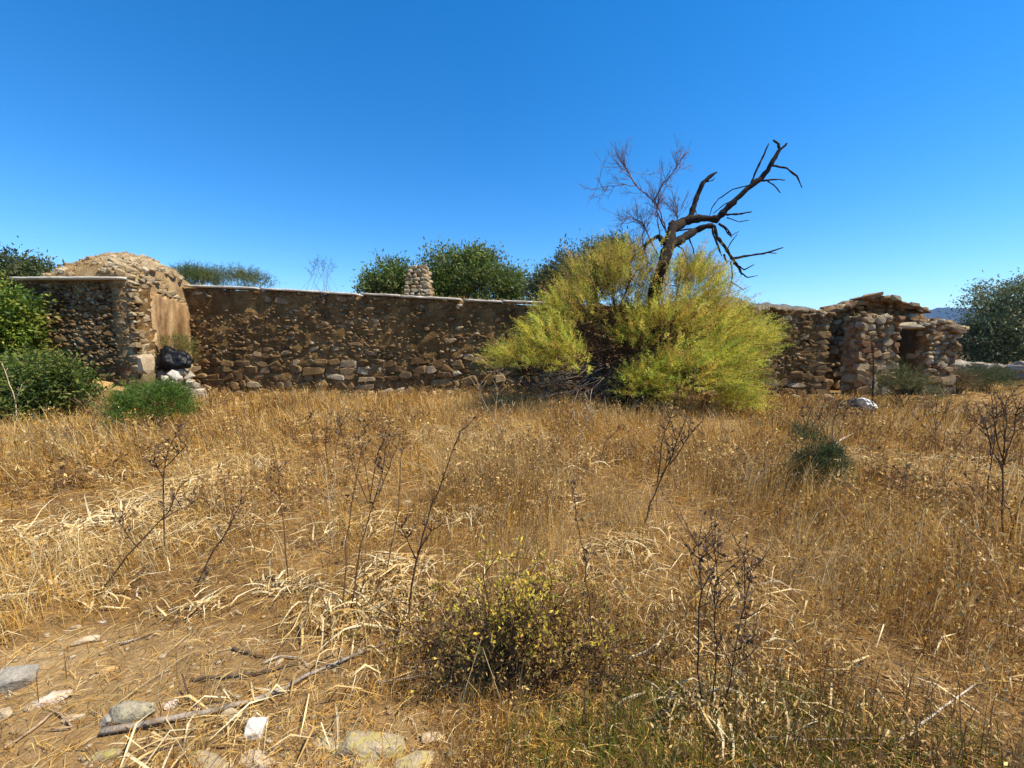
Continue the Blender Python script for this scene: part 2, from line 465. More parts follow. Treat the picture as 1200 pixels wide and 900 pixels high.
def field(p0, p1, n, top, big=0.75, hs=(0.10, 0.19), ws=(0.16, 0.40), bigh=(0.2, 0.36), bigw=(0.25, 0.62), skip=0.05, z0=0.0, out=0.0, u0=0.0, u1=None, hole=None, seed=1, proud=(0.0, 0.05), blank=0.0):
    """rubble courses on the face p0-p1 (plan), looking along n; top(u) gives the height"""
    r = random.Random(seed)
    p0 = Vector(p0); p1 = Vector(p1); L = (p1 - p0).length; t = (p1 - p0) / L; n = Vector(n).normalized()
    F = frame(t, n); u1 = L if u1 is None else u1
    items = []; z = z0; zmax = max(top(u0 + (u1 - u0) * i / 40) for i in range(41)); row = 0
    while z < zmax:
        isbig = z < big
        h = r.uniform(*(bigh if isbig else hs))
        u = u0 - r.uniform(0, 0.1)
        while u < u1:
            w = r.uniform(*(bigw if isbig else ws)) * r.choice((0.7, 1, 1, 1.25))
            hh = h * r.uniform(0.7, 1.25)
            uc = u + w / 2
            zc = z + h / 2 + 0.16 * (vnoise(np.array([uc * 0.55]), np.array([row * 0.11]), seed)[0] - 0.5) * 2 + r.uniform(-0.045, 0.045)
            u += w * 0.97
            if uc > u1 - 0.02 or uc < u0 + 0.02: continue
            if zc + hh * 0.35 > top(uc): continue
            if hole and hole(uc, zc): continue
            if not isbig and r.random() < skip: continue
            if blank and not isbig and fbm(np.array([uc * 0.8]), np.array([zc * 1.1]), seed + 5, 3)[0] > 1 - blank and r.random() < 0.75: continue
            if not isbig:
                f_ = r.choice((0.5, 0.7, 0.85, 1.0, 1.0)); w *= f_; hh *= min(1.0, f_ * 1.15)
                if r.random() < (0.05 if z > big + 0.55 else 0.3): w *= 1.7; hh *= 1.5
            dep = r.uniform(0.09, 0.14)
            pos = p0 + t * uc + n * (out + r.uniform(*proud) + (0.035 if isbig else 0) - dep * 0.55) + Vector((0, 0, zc))
            items.append((stone_M(pos, F, (w * 0.52, dep, hh * 0.54), r.gauss(0, 0.13), r.gauss(0, 0.10), r.gauss(0, 0.12)), r.randrange(16), w * hh))
        z += h * 0.93; row += 1
    return items

def core(p0, p1, n, thick, top, out=0.0, step=0.08, rough=0.07, seed=1, z0=-0.3, u0=0.0, u1=None, hole=None):
    """solid body of a wall: uneven front, ragged top, plain back"""
    p0 = Vector(p0); p1 = Vector(p1); L = (p1 - p0).length; t = (p1 - p0) / L; n = Vector(n).normalized()
    u1 = L if u1 is None else u1
    nu = max(3, int((u1 - u0) / step)); nv = 40
    T = []; Vs = []
    us = np.linspace(u0, u1, nu + 1); tops = np.array([top(u) for u in us]); vv = np.linspace(0, 1, nv + 1)
    U, W = np.meshgrid(us, vv); Z = z0 + (tops[None, :] - z0) * W
    for side in (0, 1):
        sg = 1 if side == 0 else -1
        o = out - (0 if side == 0 else thick) + (fbm(U * 3.1, Z * 4.3, seed + side, 4) - 0.62) * rough * 2 * sg + (fbm(U * 9, Z * 15, seed + 40, 3) - 0.5) * 0.10 * sg
        Vs.append(np.stack([p0.x + t.x * U + n.x * o, p0.y + t.y * U + n.y * o, Z], -1).reshape(-1, 3))
    V = np.concatenate(Vs)
    S = (nu + 1) * (nv + 1)
    def idx(s, j, i): return s * S + j * (nu + 1) + i
    for j in range(nv):
        for i in range(nu):
            a, b, c, d = idx(0, j, i), idx(0, j, i + 1), idx(0, j + 1, i + 1), idx(0, j + 1, i)
            T += [(a, b, c), (a, c, d)]
            a, b, c, d = idx(1, j, i), idx(1, j, i + 1), idx(1, j + 1, i + 1), idx(1, j + 1, i)
            T += [(a, c, b), (a, d, c)]
    for i in range(nu):
        a, b, c, d = idx(0, nv, i), idx(0, nv, i + 1), idx(1, nv, i + 1), idx(1, nv, i); T += [(a, b, c), (a, c, d)]
    for j in range(nv):
        for e in (0, nu):
            a, b, c, d = idx(0, j, e), idx(0, j + 1, e), idx(1, j + 1, e), idx(1, j, e); T += [(a, b, c), (a, c, d)]
    return make_mesh('core', V, T)

def top_stones(p0, p1, n, top, thick, count, u0, u1, size=(0.08, 0.2), seed=3):
    r = random.Random(seed); p0 = Vector(p0); p1 = Vector(p1); t = (p1 - p0).normalized(); n = Vector(n).normalized(); out = []
    for i in range(count):
        u = r.uniform(u0, u1); s = r.uniform(*size)
        pos = p0 + t * u - n * r.uniform(-0.02, thick) + Vector((0, 0, top(u) + r.uniform(-0.05, 0.05)))
        out.append((stone_M(pos, frame(t, n), (s, s * 0.8, s * 0.5), r.gauss(0, 0.2), r.gauss(0, 0.2), r.uniform(0, 3)), r.randrange(16), s * s))
    return out

def prof_fn(p0, p1, pts, jag=0.0, seed=0):
    """photo places along the top edge -> height as a function of the run along the wall"""
    p0 = Vector(p0); p1 = Vector(p1); t = (p1 - p0); L = t.length; t = t / L
    us, zs = [], []
    for px, py in pts:
        # the wall's plan line crossed by the vertical plane of this photo column
        d = ray(px, 400); k = d.x / d.y
        u = (k * p0.y - p0.x) / (t.x - k * t.y)
        us.append(u); zs.append(P(px, py, p0.y + t.y * u).z)
    us = np.array(us); zs = np.array(zs)
    def f(u):
        z = float(np.interp(u, us, zs))
        return z + jag * (float(fbm(np.array([u * 2.7]), np.array([seed + 0.5]), seed, 3)[0]) - 0.5) * 2
    f.us = us
    return f

def flat(v): return Vector((v.x, v.y, 0))
def facing(p0, p1):
    t = (flat(p1) - flat(p0)).normalized(); n = Vector((t.y, -t.x, 0))
    return n if n.y < 0 else -n

def chips(p0, p1, n, top, count, seed, lo=0.3, size=(0.02, 0.065)):
    """small chips of stone bedded in the mortar, tilted the way the masons slung it"""
    r = random.Random(seed); p0 = Vector(p0); p1 = Vector(p1); L = (p1 - p0).length; t = (p1 - p0) / L; n = Vector(n).normalized(); out = []
    F = frame(t, n)
    for i in range(count):
        u = r.uniform(0, L); z = lo + (top(u) - 0.05 - lo) * r.random(); s = r.uniform(*size)
        pos = p0 + t * u + n * r.uniform(-0.06, 0.0) + Vector((0, 0, z))
        if fbm(np.array([u * 0.55]), np.array([z * 0.8]), seed + 3, 3)[0] > 0.52 and r.random() < 0.8: continue
        out.append((stone_M(pos, F, (s * r.uniform(0.8, 1.6), 0.05, s * r.uniform(0.35, 0.75)), r.gauss(0.3, 0.4), r.gauss(0, 0.2), r.gauss(0, 0.2)), r.randrange(16), s * s * 0.3))
    return out

# ---- the long wall
A = flat(P(218, 400, 12.2)); B = flat(P(972, 400, 11.5)); NW = facing(A, B)
wall_top = prof_fn(A, B, [(200, 336), (222, 336), (310, 339), (420, 345), (540, 351), (630, 356), (700, 360), (760, 362), (850, 362), (905, 363), (950, 367), (972, 371), (990, 376)], 0.03, 4)
LW = (B - A).length
def wall_u(px): return float(np.interp(px, [200, 222, 310, 420, 540, 630, 700, 760, 850, 905, 950, 972, 990], wall_top.us))
root = thing('stone_wall', 'long ruined rubble stone wall with thin pale coping behind the dry field', 'wall', (A + B) / 2)
part('core', core(A, B, NW, 0.55, lambda u: wall_top(u) - 0.045, out=-0.018, seed=2), M_MORTAR, root)
its = field(A, B, NW, lambda u: wall_top(u) - 0.02, seed=11, big=0.95, blank=0.50, proud=(-0.055, 0.015), hs=(0.07, 0.15), ws=(0.09, 0.34), u1=wall_u(700))
its += field(A, B, NW, lambda u: wall_top(u) - 0.02, seed=12, blank=0.15, proud=(-0.045, 0.025), hs=(0.07, 0.15), ws=(0.11, 0.34), u0=wall_u(700), big=0.5)
its += chips(A, B, NW, wall_top, 6800, 61)
its += top_stones(A, B, NW, wall_top, 0.5, 170, wall_u(640), LW, (0.07, 0.17), 5)
its += top_stones(A, B, NW, lambda u: wall_top(u) - 0.04, 0.5, 60, 0.2, wall_u(640), (0.05, 0.10), 6)
r_ = random.Random(31)
for k in range(150):                                    # stones fallen along the foot
    u = r_.uniform(0.2, LW); sz = r_.uniform(0.06, 0.17); q = A + (B - A).normalized() * u + NW * abs(r_.gauss(0.05, 0.22)); q.z = hz(q.x, q.y) + sz * 0.3
    its.append((stone_M(q, frame((B - A), NW), (sz, sz * .8, sz * .65), r_.gauss(0, .3), r_.gauss(0, .3), r_.uniform(0, 3)), r_.randrange(16), sz * sz * 1.5))
# quoins at the free end beside the passage
r_ = random.Random(5); z = 0.05
TW = (B - A).normalized()
while z < wall_top(LW) - 0.1:
    h = r_.uniform(0.13, 0.25); w = r_.uniform(0.35, 0.6)
    for yy in (0.1, 0.42):
        its.append((stone_M(B + TW * r_.uniform(-0.22, -0.14) - NW * yy + Vector((0, 0, z + h / 2)), frame(TW, NW), (w * 0.45, 0.2, h * 0.55), r_.gauss(0, 0.05)), r_.randrange(16), w * h))
    z += h * 0.95
def in_view(it):
    p = it[0].translation; px = 600 + FPX * p.x / p.y
    return not (655 < px < 880) and p.z > 0.15
emit_stones(its, root, M_STONE, 300, in_view)

def slab(root, p0, p1, n, u0, u1, top, d0, d1, th, jag=0.02, seed=0, name='coping_slab', mat=None):
    """thin slab on top of a wall between runs u0..u1, from d0 in front of the face to d1 behind it"""
    r = random.Random(seed); p0 = Vector(p0); t = (Vector(p1) - p0).normalized(); n = Vector(n).normalized()
    m = max(4, int((u1 - u0) / 0.18)); V = []; T = []
    for i in range(m + 1):
        u = u0 + (u1 - u0) * i / m; z = top(u)
        f = d0 + r.uniform(-jag, jag) * 1.5; bk = d1 + r.uniform(-jag, jag)
        for (dd, zz) in ((f, z), (f, z + th + r.uniform(-0.004, 0.006)), (-bk, z + th), (-bk, z)):
            q = p0 + t * u + n * dd; V.append((q.x, q.y, zz))
    for i in range(m):
        for k in range(4):
            a, b = i * 4 + k, i * 4 + (k + 1) % 4; T += [(a, b, b + 4), (a, b + 4, a + 4)]
    e = m * 4; T += [(0, 2, 1), (0, 3, 2), (e, e + 1, e + 2), (e, e + 2, e + 3)]
    return part(name, make_mesh(name, V, T), mat or M_CONCRETE, root)
smooth_top = prof_fn(A, B, [(222, 334.5), (310, 337.5), (420, 343.5), (540, 350), (645, 355)], 0, 0)
for k, (a_, b_) in enumerate([(224, 304), (309, 378), (379, 420), (426, 470), (471, 540), (546, 588), (589, 645)]):
    slab(root, A, B, NW, wall_u(a_), wall_u(b_), lambda u: smooth_top(u) - 0.035 - 0.012 * ((k * 7) % 3), 0.075, 0.45, 0.05, jag=0.04, seed=k)

# ---- the annex that stands forward of the wall
A0 = flat(P(26, 400, 10.3)); A1 = flat(P(160, 400, 10.3)); A2 = flat(P(224, 400, 12.25))
NA = facing(A0, A1); TS = (A2 - A1).normalized(); NS = Vector((TS.y, -TS.x, 0))
LS = (A2 - A1).length; LA = (A1 - A0).length
annex = thing('ruined_annex', 'ruined stone annex with rubble mound roof and lit plastered side', 'building', (A0 + A1) / 2)
ztop = P(100, 328, 10.3).z
ann_top = lambda u: ztop - 0.02 + 0.02 * math.sin(u * 5)
its = field(A0, A1, NA, ann_top, seed=21, big=0.7, ws=(0.13, 0.34), hs=(0.08, 0.16), blank=0.36, proud=(-0.05, 0.02))
its += chips(A0, A1, NA, ann_top, 1500, 62)
part('core', core(A0, A1, NA, 0.5, lambda u: ztop - 0.03, out=-0.05, seed=7), M_MORTAR, annex)
emit_stones(its, annex, M_STONE, 170)
slab(annex, A0, A1, NA, 0.0, LA - 0.1, lambda u: ztop + 0.005, 0.13, 0.5, 0.055, seed=31)
# outer (left) return and the lit side face
side_top = lambda u: ztop + 0.35 * math.sin(min(1, u / LS / 0.55) * math.pi / 2) * (1 - max(0, u / LS - 0.35) / 0.65 * 1.75)
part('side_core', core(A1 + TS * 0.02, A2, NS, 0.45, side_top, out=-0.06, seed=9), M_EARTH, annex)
def plast(u, z):
    e = 0.09 * (float(fbm(np.array([u * 5]), np.array([z * 5]), 77, 3)[0]) - 0.5) * 2
    return u > LS * 0.26 + e * 2.4 + max(0, 1.5 - z) * 0.75 and 0.95 + e < z < 2.80 + e * 1.5 - 0.2 * max(0, u - 1.2)
its = field(A1, A2, NS, side_top, seed=23, big=0.9, hole=lambda u, z: plast(u, z), hs=(0.10, 0.2), ws=(0.15, 0.34), bigw=(0.25, 0.5), skip=0.02)
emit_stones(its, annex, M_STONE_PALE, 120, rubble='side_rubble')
# plaster sheet: cells of a grid inside the ragged outline
gu, gz = 60, 70; V = []; T = []; idx = {}
def pv(i, j, s):
    key = (i, j, s)
    if key not in idx:
        u, z_ = LS * i / gu, 0.9 + 2.2 * j / gz
        wv = (float(fbm(np.array([u * 3]), np.array([z_ * 3]), 55, 3)[0]) - 0.5) * 0.03
        q = A1 + TS * u + NS * ((0.045 + wv) if s == 0 else -0.06); idx[key] = len(V); V.append((q.x, q.y, z_))
    return idx[key]
on = {(i, j) for i in range(gu) for j in range(gz) if plast(LS * (i + 0.5) / gu, 0.9 + 2.2 * (j + 0.5) / gz)}
for (i, j) in on:
    a_, b_, c_, d_ = pv(i, j, 0), pv(i + 1, j, 0), pv(i + 1, j + 1, 0), pv(i, j + 1, 0); T += [(a_, b_, c_), (a_, c_, d_)]
    for (di, dj, e0, e1) in ((-1, 0, (i, j), (i, j + 1)), (1, 0, (i + 1, j + 1), (i + 1, j)), (0, -1, (i + 1, j), (i, j)), (0, 1, (i, j + 1), (i + 1, j + 1))):
        if (i + di, j + dj) not in on:
            a_, b_, c_, d_ = pv(*e0, 0), pv(*e1, 0), pv(*e1, 1), pv(*e0, 1); T += [(a_, b_, c_), (a_, c_, d_)]
part('plaster', make_mesh('plaster', V, T, smooth=False), M_PLASTER, annex)
# rubble mound over the annex
mw = 70; md = 34; V = []; T = []
AL = A0 + Vector((0.2, 0.10, 0)); 
def mound_z(s, v):
    arch = max(0.0, 1 - abs((s - 0.56) / 0.56) ** 2.0) ** 0.85
    rise = math.sin(min(1.0, v / 0.5) * math.pi / 2) ** 0.6 if v < 0.5 else 1 - 0.35 * (v - 0.5) / 0.5
    base = ztop + 0.02 - (0.25 * max(0, v - 0.3) * max(0, s - 0.75) / 0.25)
    return base + 0.80 * arch * (0.16 + 0.84 * rise)
def mound_p(s, v):
    y0 = AL.y + 2.3 * v
    xr = (A1 + TS * (LS * (0.05 + 0.95 * v))).x - 0.05; xl = AL.x + 0.1
    x = xl + (xr - xl) * s
    return Vector((x, y0, mound_z(s, v)))
for j in range(md + 1):
    for i in range(mw + 1):
        q = mound_p(i / mw, j / md)
        e = min(i, mw - i, j, 4) / 4
        q.z += (float(fbm(np.array([q.x * 2.6]), np.array([q.y * 2.6]), 31, 4)[0]) - 0.5) * 0.22 * e
        V.append(tuple(q))
for j in range(md):
    for i in range(mw):
        a_ = j * (mw + 1) + i; T += [(a_, a_ + 1, a_ + mw + 2), (a_, a_ + mw + 2, a_ + mw + 1)]
# skirt down so the mound is solid
o_ = len(V); ring = [i for i in range(mw + 1)] + [(j * (mw + 1) + mw) for j in range(1, md + 1)] + [md * (mw + 1) + i for i in range(mw - 1, -1, -1)] + [j * (mw + 1) for j in range(md - 1, 0, -1)]
for q in ring: V.append((V[q][0], V[q][1], ztop - 0.5))
for k in range(len(ring)):
    a_, b_ = ring[k], ring[(k + 1) % len(ring)]; c_, d_ = o_ + (k + 1) % len(ring), o_ + k; T += [(a_, d_, c_), (a_, c_, b_)]
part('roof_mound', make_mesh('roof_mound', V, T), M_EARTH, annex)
its = []; r_ = random.Random(8)
for k in range(620):
    s, v = r_.uniform(0.03, 1.0), r_.uniform(0.0, 0.75)
    if s < 0.68 and r_.random() < 0.72: continue
    q = mound_p(s, v); sz = r_.uniform(0.05, 0.13) * (1.25 if s > 0.7 else 1)
    its.append((stone_M(q + Vector((0, 0, 0.01)), Matrix.Identity(4), (sz, sz * 0.8, sz * 0.55), r_.gauss(0, 0.3), r_.gauss(0, 0.3), r_.uniform(0, 3)), r_.randrange(16), sz * sz))
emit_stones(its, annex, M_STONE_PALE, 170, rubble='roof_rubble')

# ---- the hut at the free end
H0 = flat(P(1008, 400, 11.8)); H1 = flat(P(1053, 400, 11.9)); H2 = flat(P(1090, 400, 12.0)); H3 = flat(P(1123, 400, 12.1))
hut = thing('ruined_hut', 'small roofless stone hut with gable and two doorways beside the long wall', 'building', (H0 + H3) / 2)
NH = facing(H0, H3)
def px_on(p0, p1, pts, jag, seed): return prof_fn(p0, p1, pts, jag, seed)
pier_top = px_on(H0, H1, [(990, 374), (1003, 371), (1012, 368), (1022, 371), (1040, 372), (1056, 378), (1065, 380)], 0.03, 1)
its = field(H0, H1, NH, pier_top, seed=41, big=0.3, hs=(0.12, 0.24), ws=(0.18, 0.42), skip=0.02)
part('pier_core', core(H0, H1, NH, 0.5, lambda u: pier_top(u) - 0.03, out=-0.03, seed=12), M_MORTAR_OCHRE, hut)
# faces of the doorway reveals
T0 = (H1 - H0).normalized()
its += field(H0 - NH * 0.5, H0, -T0, lambda u: pier_top(0), seed=42, big=0.3, hs=(0.12, 0.22), ws=(0.15, 0.35))
its += field(H1, H1 - NH * 0.5, T0, lambda u: pier_top(1.3), seed=43, big=0.3, hs=(0.12, 0.22), ws=(0.15, 0.35))
its += top_stones(H0, H1, NH, pier_top, 0.45, 26, 0, (H1 - H0).length, (0.09, 0.2), 15)
rp_top = px_on(H2, H3, [(1080, 380), (1088, 379), (1100, 377), (1112, 380), (1118, 384), (1126, 392)], 0.03, 2)
its += field(H2, H3, NH, rp_top, seed=44, big=0.35, hs=(0.09, 0.18), ws=(0.16, 0.36), skip=0.02)
part('pier_core', core(H2, H3, NH, 0.5, lambda u: rp_top(u) - 0.03, out=-0.03, seed=13), M_MORTAR_OCHRE, hut)
its += field(H2 - NH * 0.5, H2, -T0, lambda u: rp_top(0), seed=45, big=0.3, hs=(0.12, 0.22), ws=(0.15, 0.35))
its += top_stones(H2, H3, NH, rp_top, 0.45, 30, 0, (H3 - H2).length, (0.08, 0.18), 16)
# side wall running back, and the gable wall
H4 = H3 + Vector((0.05, 1.35, 0)); H5 = flat(P(955, 400, 13.5))
side_l = (H4 - H3).length
NR = Vector(((H4 - H3).y, -(H4 - H3).x, 0)).normalized()
hs_top = lambda u: rp_top(0.75) + 0.36 * u / 1.35 + 0.04 * math.sin(u * 7)
its += field(H3, H4, NR, hs_top, seed=46, big=0.35, hs=(0.1, 0.2))
part('side_core', core(H3, H4, NR, 0.45, hs_top, out=-0.05, seed=14), M_MORTAR_OCHRE, hut)
H6 = H4 + Vector((-0.35, 0, 0))
H6.y = H5.y = 13.5; H6.x += 0.3
gab_top = px_on(H5, H6, [(950, 372), (966, 365), (985, 359), (1006, 352), (1014, 350), (1030, 351), (1060, 360), (1080, 368)], 0.03, 3)
NG = facing(H5, H6)
its_g = field(H5, H6, NG, gab_top, seed=47, big=0.2, hs=(0.12, 0.22), ws=(0.2, 0.45), skip=0.1, blank=0.3)
part('gable_core', core(H5, H6, NG, 0.5, lambda u: gab_top(u) - 0.02, out=-0.05, seed=15), M_MORTAR, hut)  # mortar darker than the piers, interior shade put into its colour
# lintel over the second doorway, a broken beam stone and what is left of the stone slab roof
its.append((stone_M((H1 + H2) / 2 - NH * 0.15 + Vector((0, 0, rp_top(0) - 0.1)), frame(T0, NH), ((H2 - H1).length * 0.62, 0.17, 0.07), 0.02), 3, 0.3))
its.append((stone_M((H1 + H2) / 2 - NH * 0.42 + Vector((0, 0, rp_top(0) - 0.06)), frame(T0, NH), ((H2 - H1).length * 0.72, 0.16, 0.10), -0.03), 6, 0.3))
its.append((stone_M(P(1020, 347, 13.1), frame((1, 0, 0.12), (0, -1, 0)), (0.34, 0.35, 0.085), -0.12), 5, 0.3))
its.append((stone_M(P(1027, 346, 13.2), frame((1, 0, 0), (0, -1, 0)), (0.28, 0.25, 0.06), 0.05), 9, 0.3))
its.append((stone_M(P(1014, 351, 13.2), frame((1, 0, 0), (0, -1, 0)), (0.25, 0.3, 0.07), 0.2), 2, 0.2))
r_ = random.Random(77)
LG = (H6 - H5).length; TG = (H6 - H5).normalized()
ug = lambda px: float(np.interp(px, [950, 966, 985, 1006, 1014, 1030, 1060, 1080], gab_top.us))
for k in range(190):
    px = r_.uniform(963, 1074); u = ug(px)
    sl = -0.34 if px > 1024 else 0.36
    sz = r_.uniform(0.07, 0.19); y = r_.uniform(-0.32, 0.45)
    q = H5 + TG * u + Vector((0, y, gab_top(u) + r_.uniform(-0.03, 0.05)))
    its.append((stone_M(q, frame((1, 0, sl), (0, -1, 0)), (sz, sz * 0.85, sz * 0.5), r_.gauss(0, 0.2), r_.gauss(0, 0.2), 0), r_.randrange(16), sz * sz * 0.8))
its += top_stones(H3, H4, NR, hs_top, 0.45, 60, -0.2, side_l, (0.08, 0.19), 53)
# roof slabs left on the gable: two sloping sheets that jut forward of it
rs = Acc()
for (pa, pb) in ((960, 1022), (1022, 1076)):
    ua, ub = ug(pa), ug(pb); Vq = []
    for u in np.linspace(ua, ub, 12):
        for dy in (-0.3, 0.35):
            q = H5 + TG * float(u) + Vector((0, dy + r_.uniform(-0.08, 0.08), gab_top(float(u)) - 0.02))
            Vq += [(q.x, q.y, q.z), (q.x, q.y, q.z + 0.06)]
    Tq = []
    for i in range(11):
        o = i * 4
        for (a_, b_) in ((0, 1), (1, 3), (3, 2), (2, 0)): Tq += [(o + a_, o + b_, o + 4 + b_), (o + a_, o + 4 + b_, o + 4 + a_)]
    Tq += [(0, 2, 3), (0, 3, 1), (44, 45, 47), (44, 47, 46)]
    rs.add(Vq, Tq, (0.2, 0.12, 0.06))
part('roof_remains', rs, M_MORTAR, hut)
emit_stones(its, hut, M_STONE_RUST, 240)
emit_stones(its_g, hut, M_STONE, 60, rubble='gable_rubble')  # gable in the darker stone: shade inside the hut put into the colour

# ---- broken chimney behind the long wall
C0 = P(491, 352, 15.5)
chim = thing('broken_chimney', 'pale tapering stump of a stone chimney rising behind the wall', 'chimney', (C0.x, C0.y, 0))
its = []; r_ = random.Random(3); z = 0.0; zt = P(491, 317, 15.5).z
cb = 0.62
V = []; 
while z < zt:
    h = r_.uniform(0.11, 0.17); k = z / zt; hw = 0.58 - 0.28 * max(0, (z - 2.6) / (zt - 2.6)) if z > 2.6 else 0.58
    per = 0
    for sx, sy, tx, ty in ((0, -1, 1, 0), (1, 0, 0, 1), (0, 1, 1, 0), (-1, 0, 0, 1)):
        u = -hw
        while u < hw:
            w = r_.uniform(0.16, 0.34); uc = min(u + w / 2, hw - 0.05)
            q = Vector((C0.x + sx * hw * 0.82 + tx * uc, C0.y + sy * hw * 0.82 + ty * uc, z + h / 2))
            its.append((stone_M(q, frame((tx, ty, 0), (sx, sy, 0)), (w * 0.54, 0.13, h * 0.58), r_.gauss(0, 0.07), r_.gauss(0, 0.06)), r_.randrange(16), w * h * (1 + z)))
            u += w
    z += h * 0.95
cm = Acc()
cm.add([(C0.x + x, C0.y + y, zz) for zz, s in ((0, 0.42), (2.6, 0.42), (zt - 0.05, 0.2)) for x, y in ((-s, -s), (s, -s), (s, s), (-s, s))],
       [t for i in (0, 4) for k in range(4) for t in ((i + k, i + (k + 1) % 4, i + 4 + (k + 1) % 4), (i + k, i + 4 + (k + 1) % 4, i + 4 + k))] + [(8, 9, 10), (8, 10, 11)], (0.4, 0.3, 0.2))
part('core', cm, M_MORTAR_OCHRE, chim)
emit_stones(its, chim, M_STONE_PALE, 60)

# ---- low dry stone wall beyond the hut
D0 = flat(P(1112, 400, 17.0)); D1 = flat(P(1290, 400, 15.0)); ND = facing(D0, D1)
low = thing('dry_stone_wall', 'low tumbled dry stone wall at the far edge of the field by the tree', 'wall', (D0 + D1) / 2)
lt = lambda u: 0.62 + 0.18 * (float(fbm(np.array([u * 1.1]), np.array([0.3]), 6, 3)[0]) - 0.5)
its = field(D0, D1, ND, lt, seed=51, big=0.9, bigh=(0.15, 0.26), bigw=(0.25, 0.6), skip=0)
its += top_stones(D0, D1, ND, lt, 0.5, 50, 0, (D1 - D0).length, (0.14, 0.34), 52)
part('core', core(D0, D1, ND, 0.5, lambda u: lt(u) - 0.08, out=-0.07, seed=16), M_MORTAR, low)
emit_stones(its, low, M_FIELD, 110)

# ------------------------------------------------------------------ vegetation builders
def nrm(a): return a / np.maximum(np.linalg.norm(a, axis=-1, keepdims=True), 1e-9)
def rand_dirs(n): return nrm(rng.normal(size=(n, 3)))

def leaf_arrays(pos, direc, length, width, col, curl=0.0):
    """one pointed leaf (two triangles) at each pos along direc"""
    n = len(pos)
    side = nrm(np.cross(direc, rand_dirs(n)))
    up = np.cross(side, direc)
    L = length[:, None]; W = width[:, None]
    mid = pos + direc * L * 0.45 + up * L * curl
    V = np.stack([pos, mid + side * W * 0.5, pos + direc * L, mid - side * W * 0.5], 1).reshape(-1, 3)
    i = np.arange(n)[:, None] * 4
    T = np.concatenate([i + np.array([[0, 1, 2]]), i + np.array([[0, 2, 3]])], 1).reshape(-1, 3)
    return V, T, np.repeat(col, 4, axis=0)

def palette(n, cols, jitter=0.15, w=None):
    cols = np.array(cols, float)
    k = rng.choice(len(cols), n, p=w)
    return np.clip(cols[k] * (1 + rng.normal(0, jitter, (n, 1))) * (1 + rng.normal(0, jitter * 0.3, (n, 3))), 0.004, 0.95)

OLIVE = [(0.055, 0.075, 0.03), (0.085, 0.105, 0.045), (0.12, 0.14, 0.065), (0.05, 0.065, 0.02), (0.14, 0.14, 0.05)]
BARK = (0.12, 0.09, 0.06)

def clumpy(lobes, n_clump, per, spread, leaf, width, cols, shell=0.55, up=0.25, jitter=0.18):
    """leaves gathered in small clumps through the volume of ellipsoid lobes [(centre, radii, weight)]"""
    w = np.array([l[2] for l in lobes], float); w /= w.sum()
    pick = rng.choice(len(lobes), n_clump, p=w)
    C = np.array([tuple(l[0]) for l in lobes])[pick]; Rr = np.array([tuple(l[1]) for l in lobes])[pick]
    d = rand_dirs(n_clump)
    rad = shell + (1 - shell) * rng.random((n_clump, 1)) ** 0.6
    rad *= 1 + 0.26 * rng.normal(size=(n_clump, 1))
    cc = C + d * Rr * rad
    cc[:, 2] = np.maximum(cc[:, 2], 0.06)
    ccol = palette(n_clump, cols, jitter)
    p = np.repeat(cc, per, 0) + rng.normal(size=(n_clump * per, 3)) * spread
    p[:, 2] = np.maximum(p[:, 2], 0.02)
    col = np.repeat(ccol, per, 0) * (1 + rng.normal(0, 0.12, (n_clump * per, 1)))
    dr = nrm(rand_dirs(n_clump * per) + np.repeat(d, per, 0) * 0.7 + np.array([0, 0, up]))
    L = leaf * rng.uniform(0.6, 1.3, n_clump * per)
    return leaf_arrays(p, dr, L, L * width, np.clip(col, 0.005, 0.9)), cc

def limb(acc, a, b, r0, r1, col, wob=0.06, seg=5, sides=5):
    a = Vector(a); b = Vector(b); L = (b - a).length; pts = []; rad = []
    for i in range(seg + 1):
        t = i / seg; q = a.lerp(b, t)
        if 0 < i < seg: q += Vector((random.gauss(0, 1), random.gauss(0, 1), random.gauss(0, 0.6))) * wob * L
        q.z += 0.12 * L * math.sin(t * math.pi) * (0.4 if wob > 0.02 else 0)
        pts.append(q); rad.append(r0 + (r1 - r0) * t)
    acc.tube(pts, rad, col, sides); return pts

def tree(name, label, base, lobes, n_clump, per, spread, leaf, width, cols, trunk_r, cat='tree', bark=BARK, group=None, trunk_h=0.4, limbs=9, crown='crown', stem='trunk', shell=0.5, up=0.25):
    root = thing(name, label, cat, base, group)
    (V, T, C), cc = clumpy(lobes, n_clump, per, spread, leaf, width, cols, shell, up)
    a = Acc(); a.add(V, T, C); part(crown, a, M_LEAF, root)
    t = Acc(); base = Vector(base)
    ctr = Vector(np.mean([tuple(l[0]) for l in lobes], axis=0))
    fork = base.lerp(ctr, trunk_h)
    if trunk_r > 0.04: limb(t, base - Vector((0, 0, 0.1)), fork, trunk_r, trunk_r * 0.75, bark, 0.03, 5, 7)
    else: fork = base
    ids = rng.choice(len(cc), min(limbs, len(cc)), replace=False)
    for i in ids:
        pts = limb(t, fork, Vector(cc[i]), trunk_r * 0.55, trunk_r * 0.1, bark, 0.07, 5, 5)
        near = np.argsort(np.linalg.norm(cc - cc[i], axis=1))[1:5]
        for j in near: limb(t, pts[3], Vector(cc[j]), trunk_r * 0.2, trunk_r * 0.05, bark, 0.07, 3, 3)
    part(stem, t, M_WOOD, root)
    return root

def lobe_px(px, py, Y, rx, rz, ry=None, w=1.0):
    c = P(px, py, Y); return (c, (rx * Y / FPX, (ry or rx) * Y / FPX, rz * Y / FPX), w)

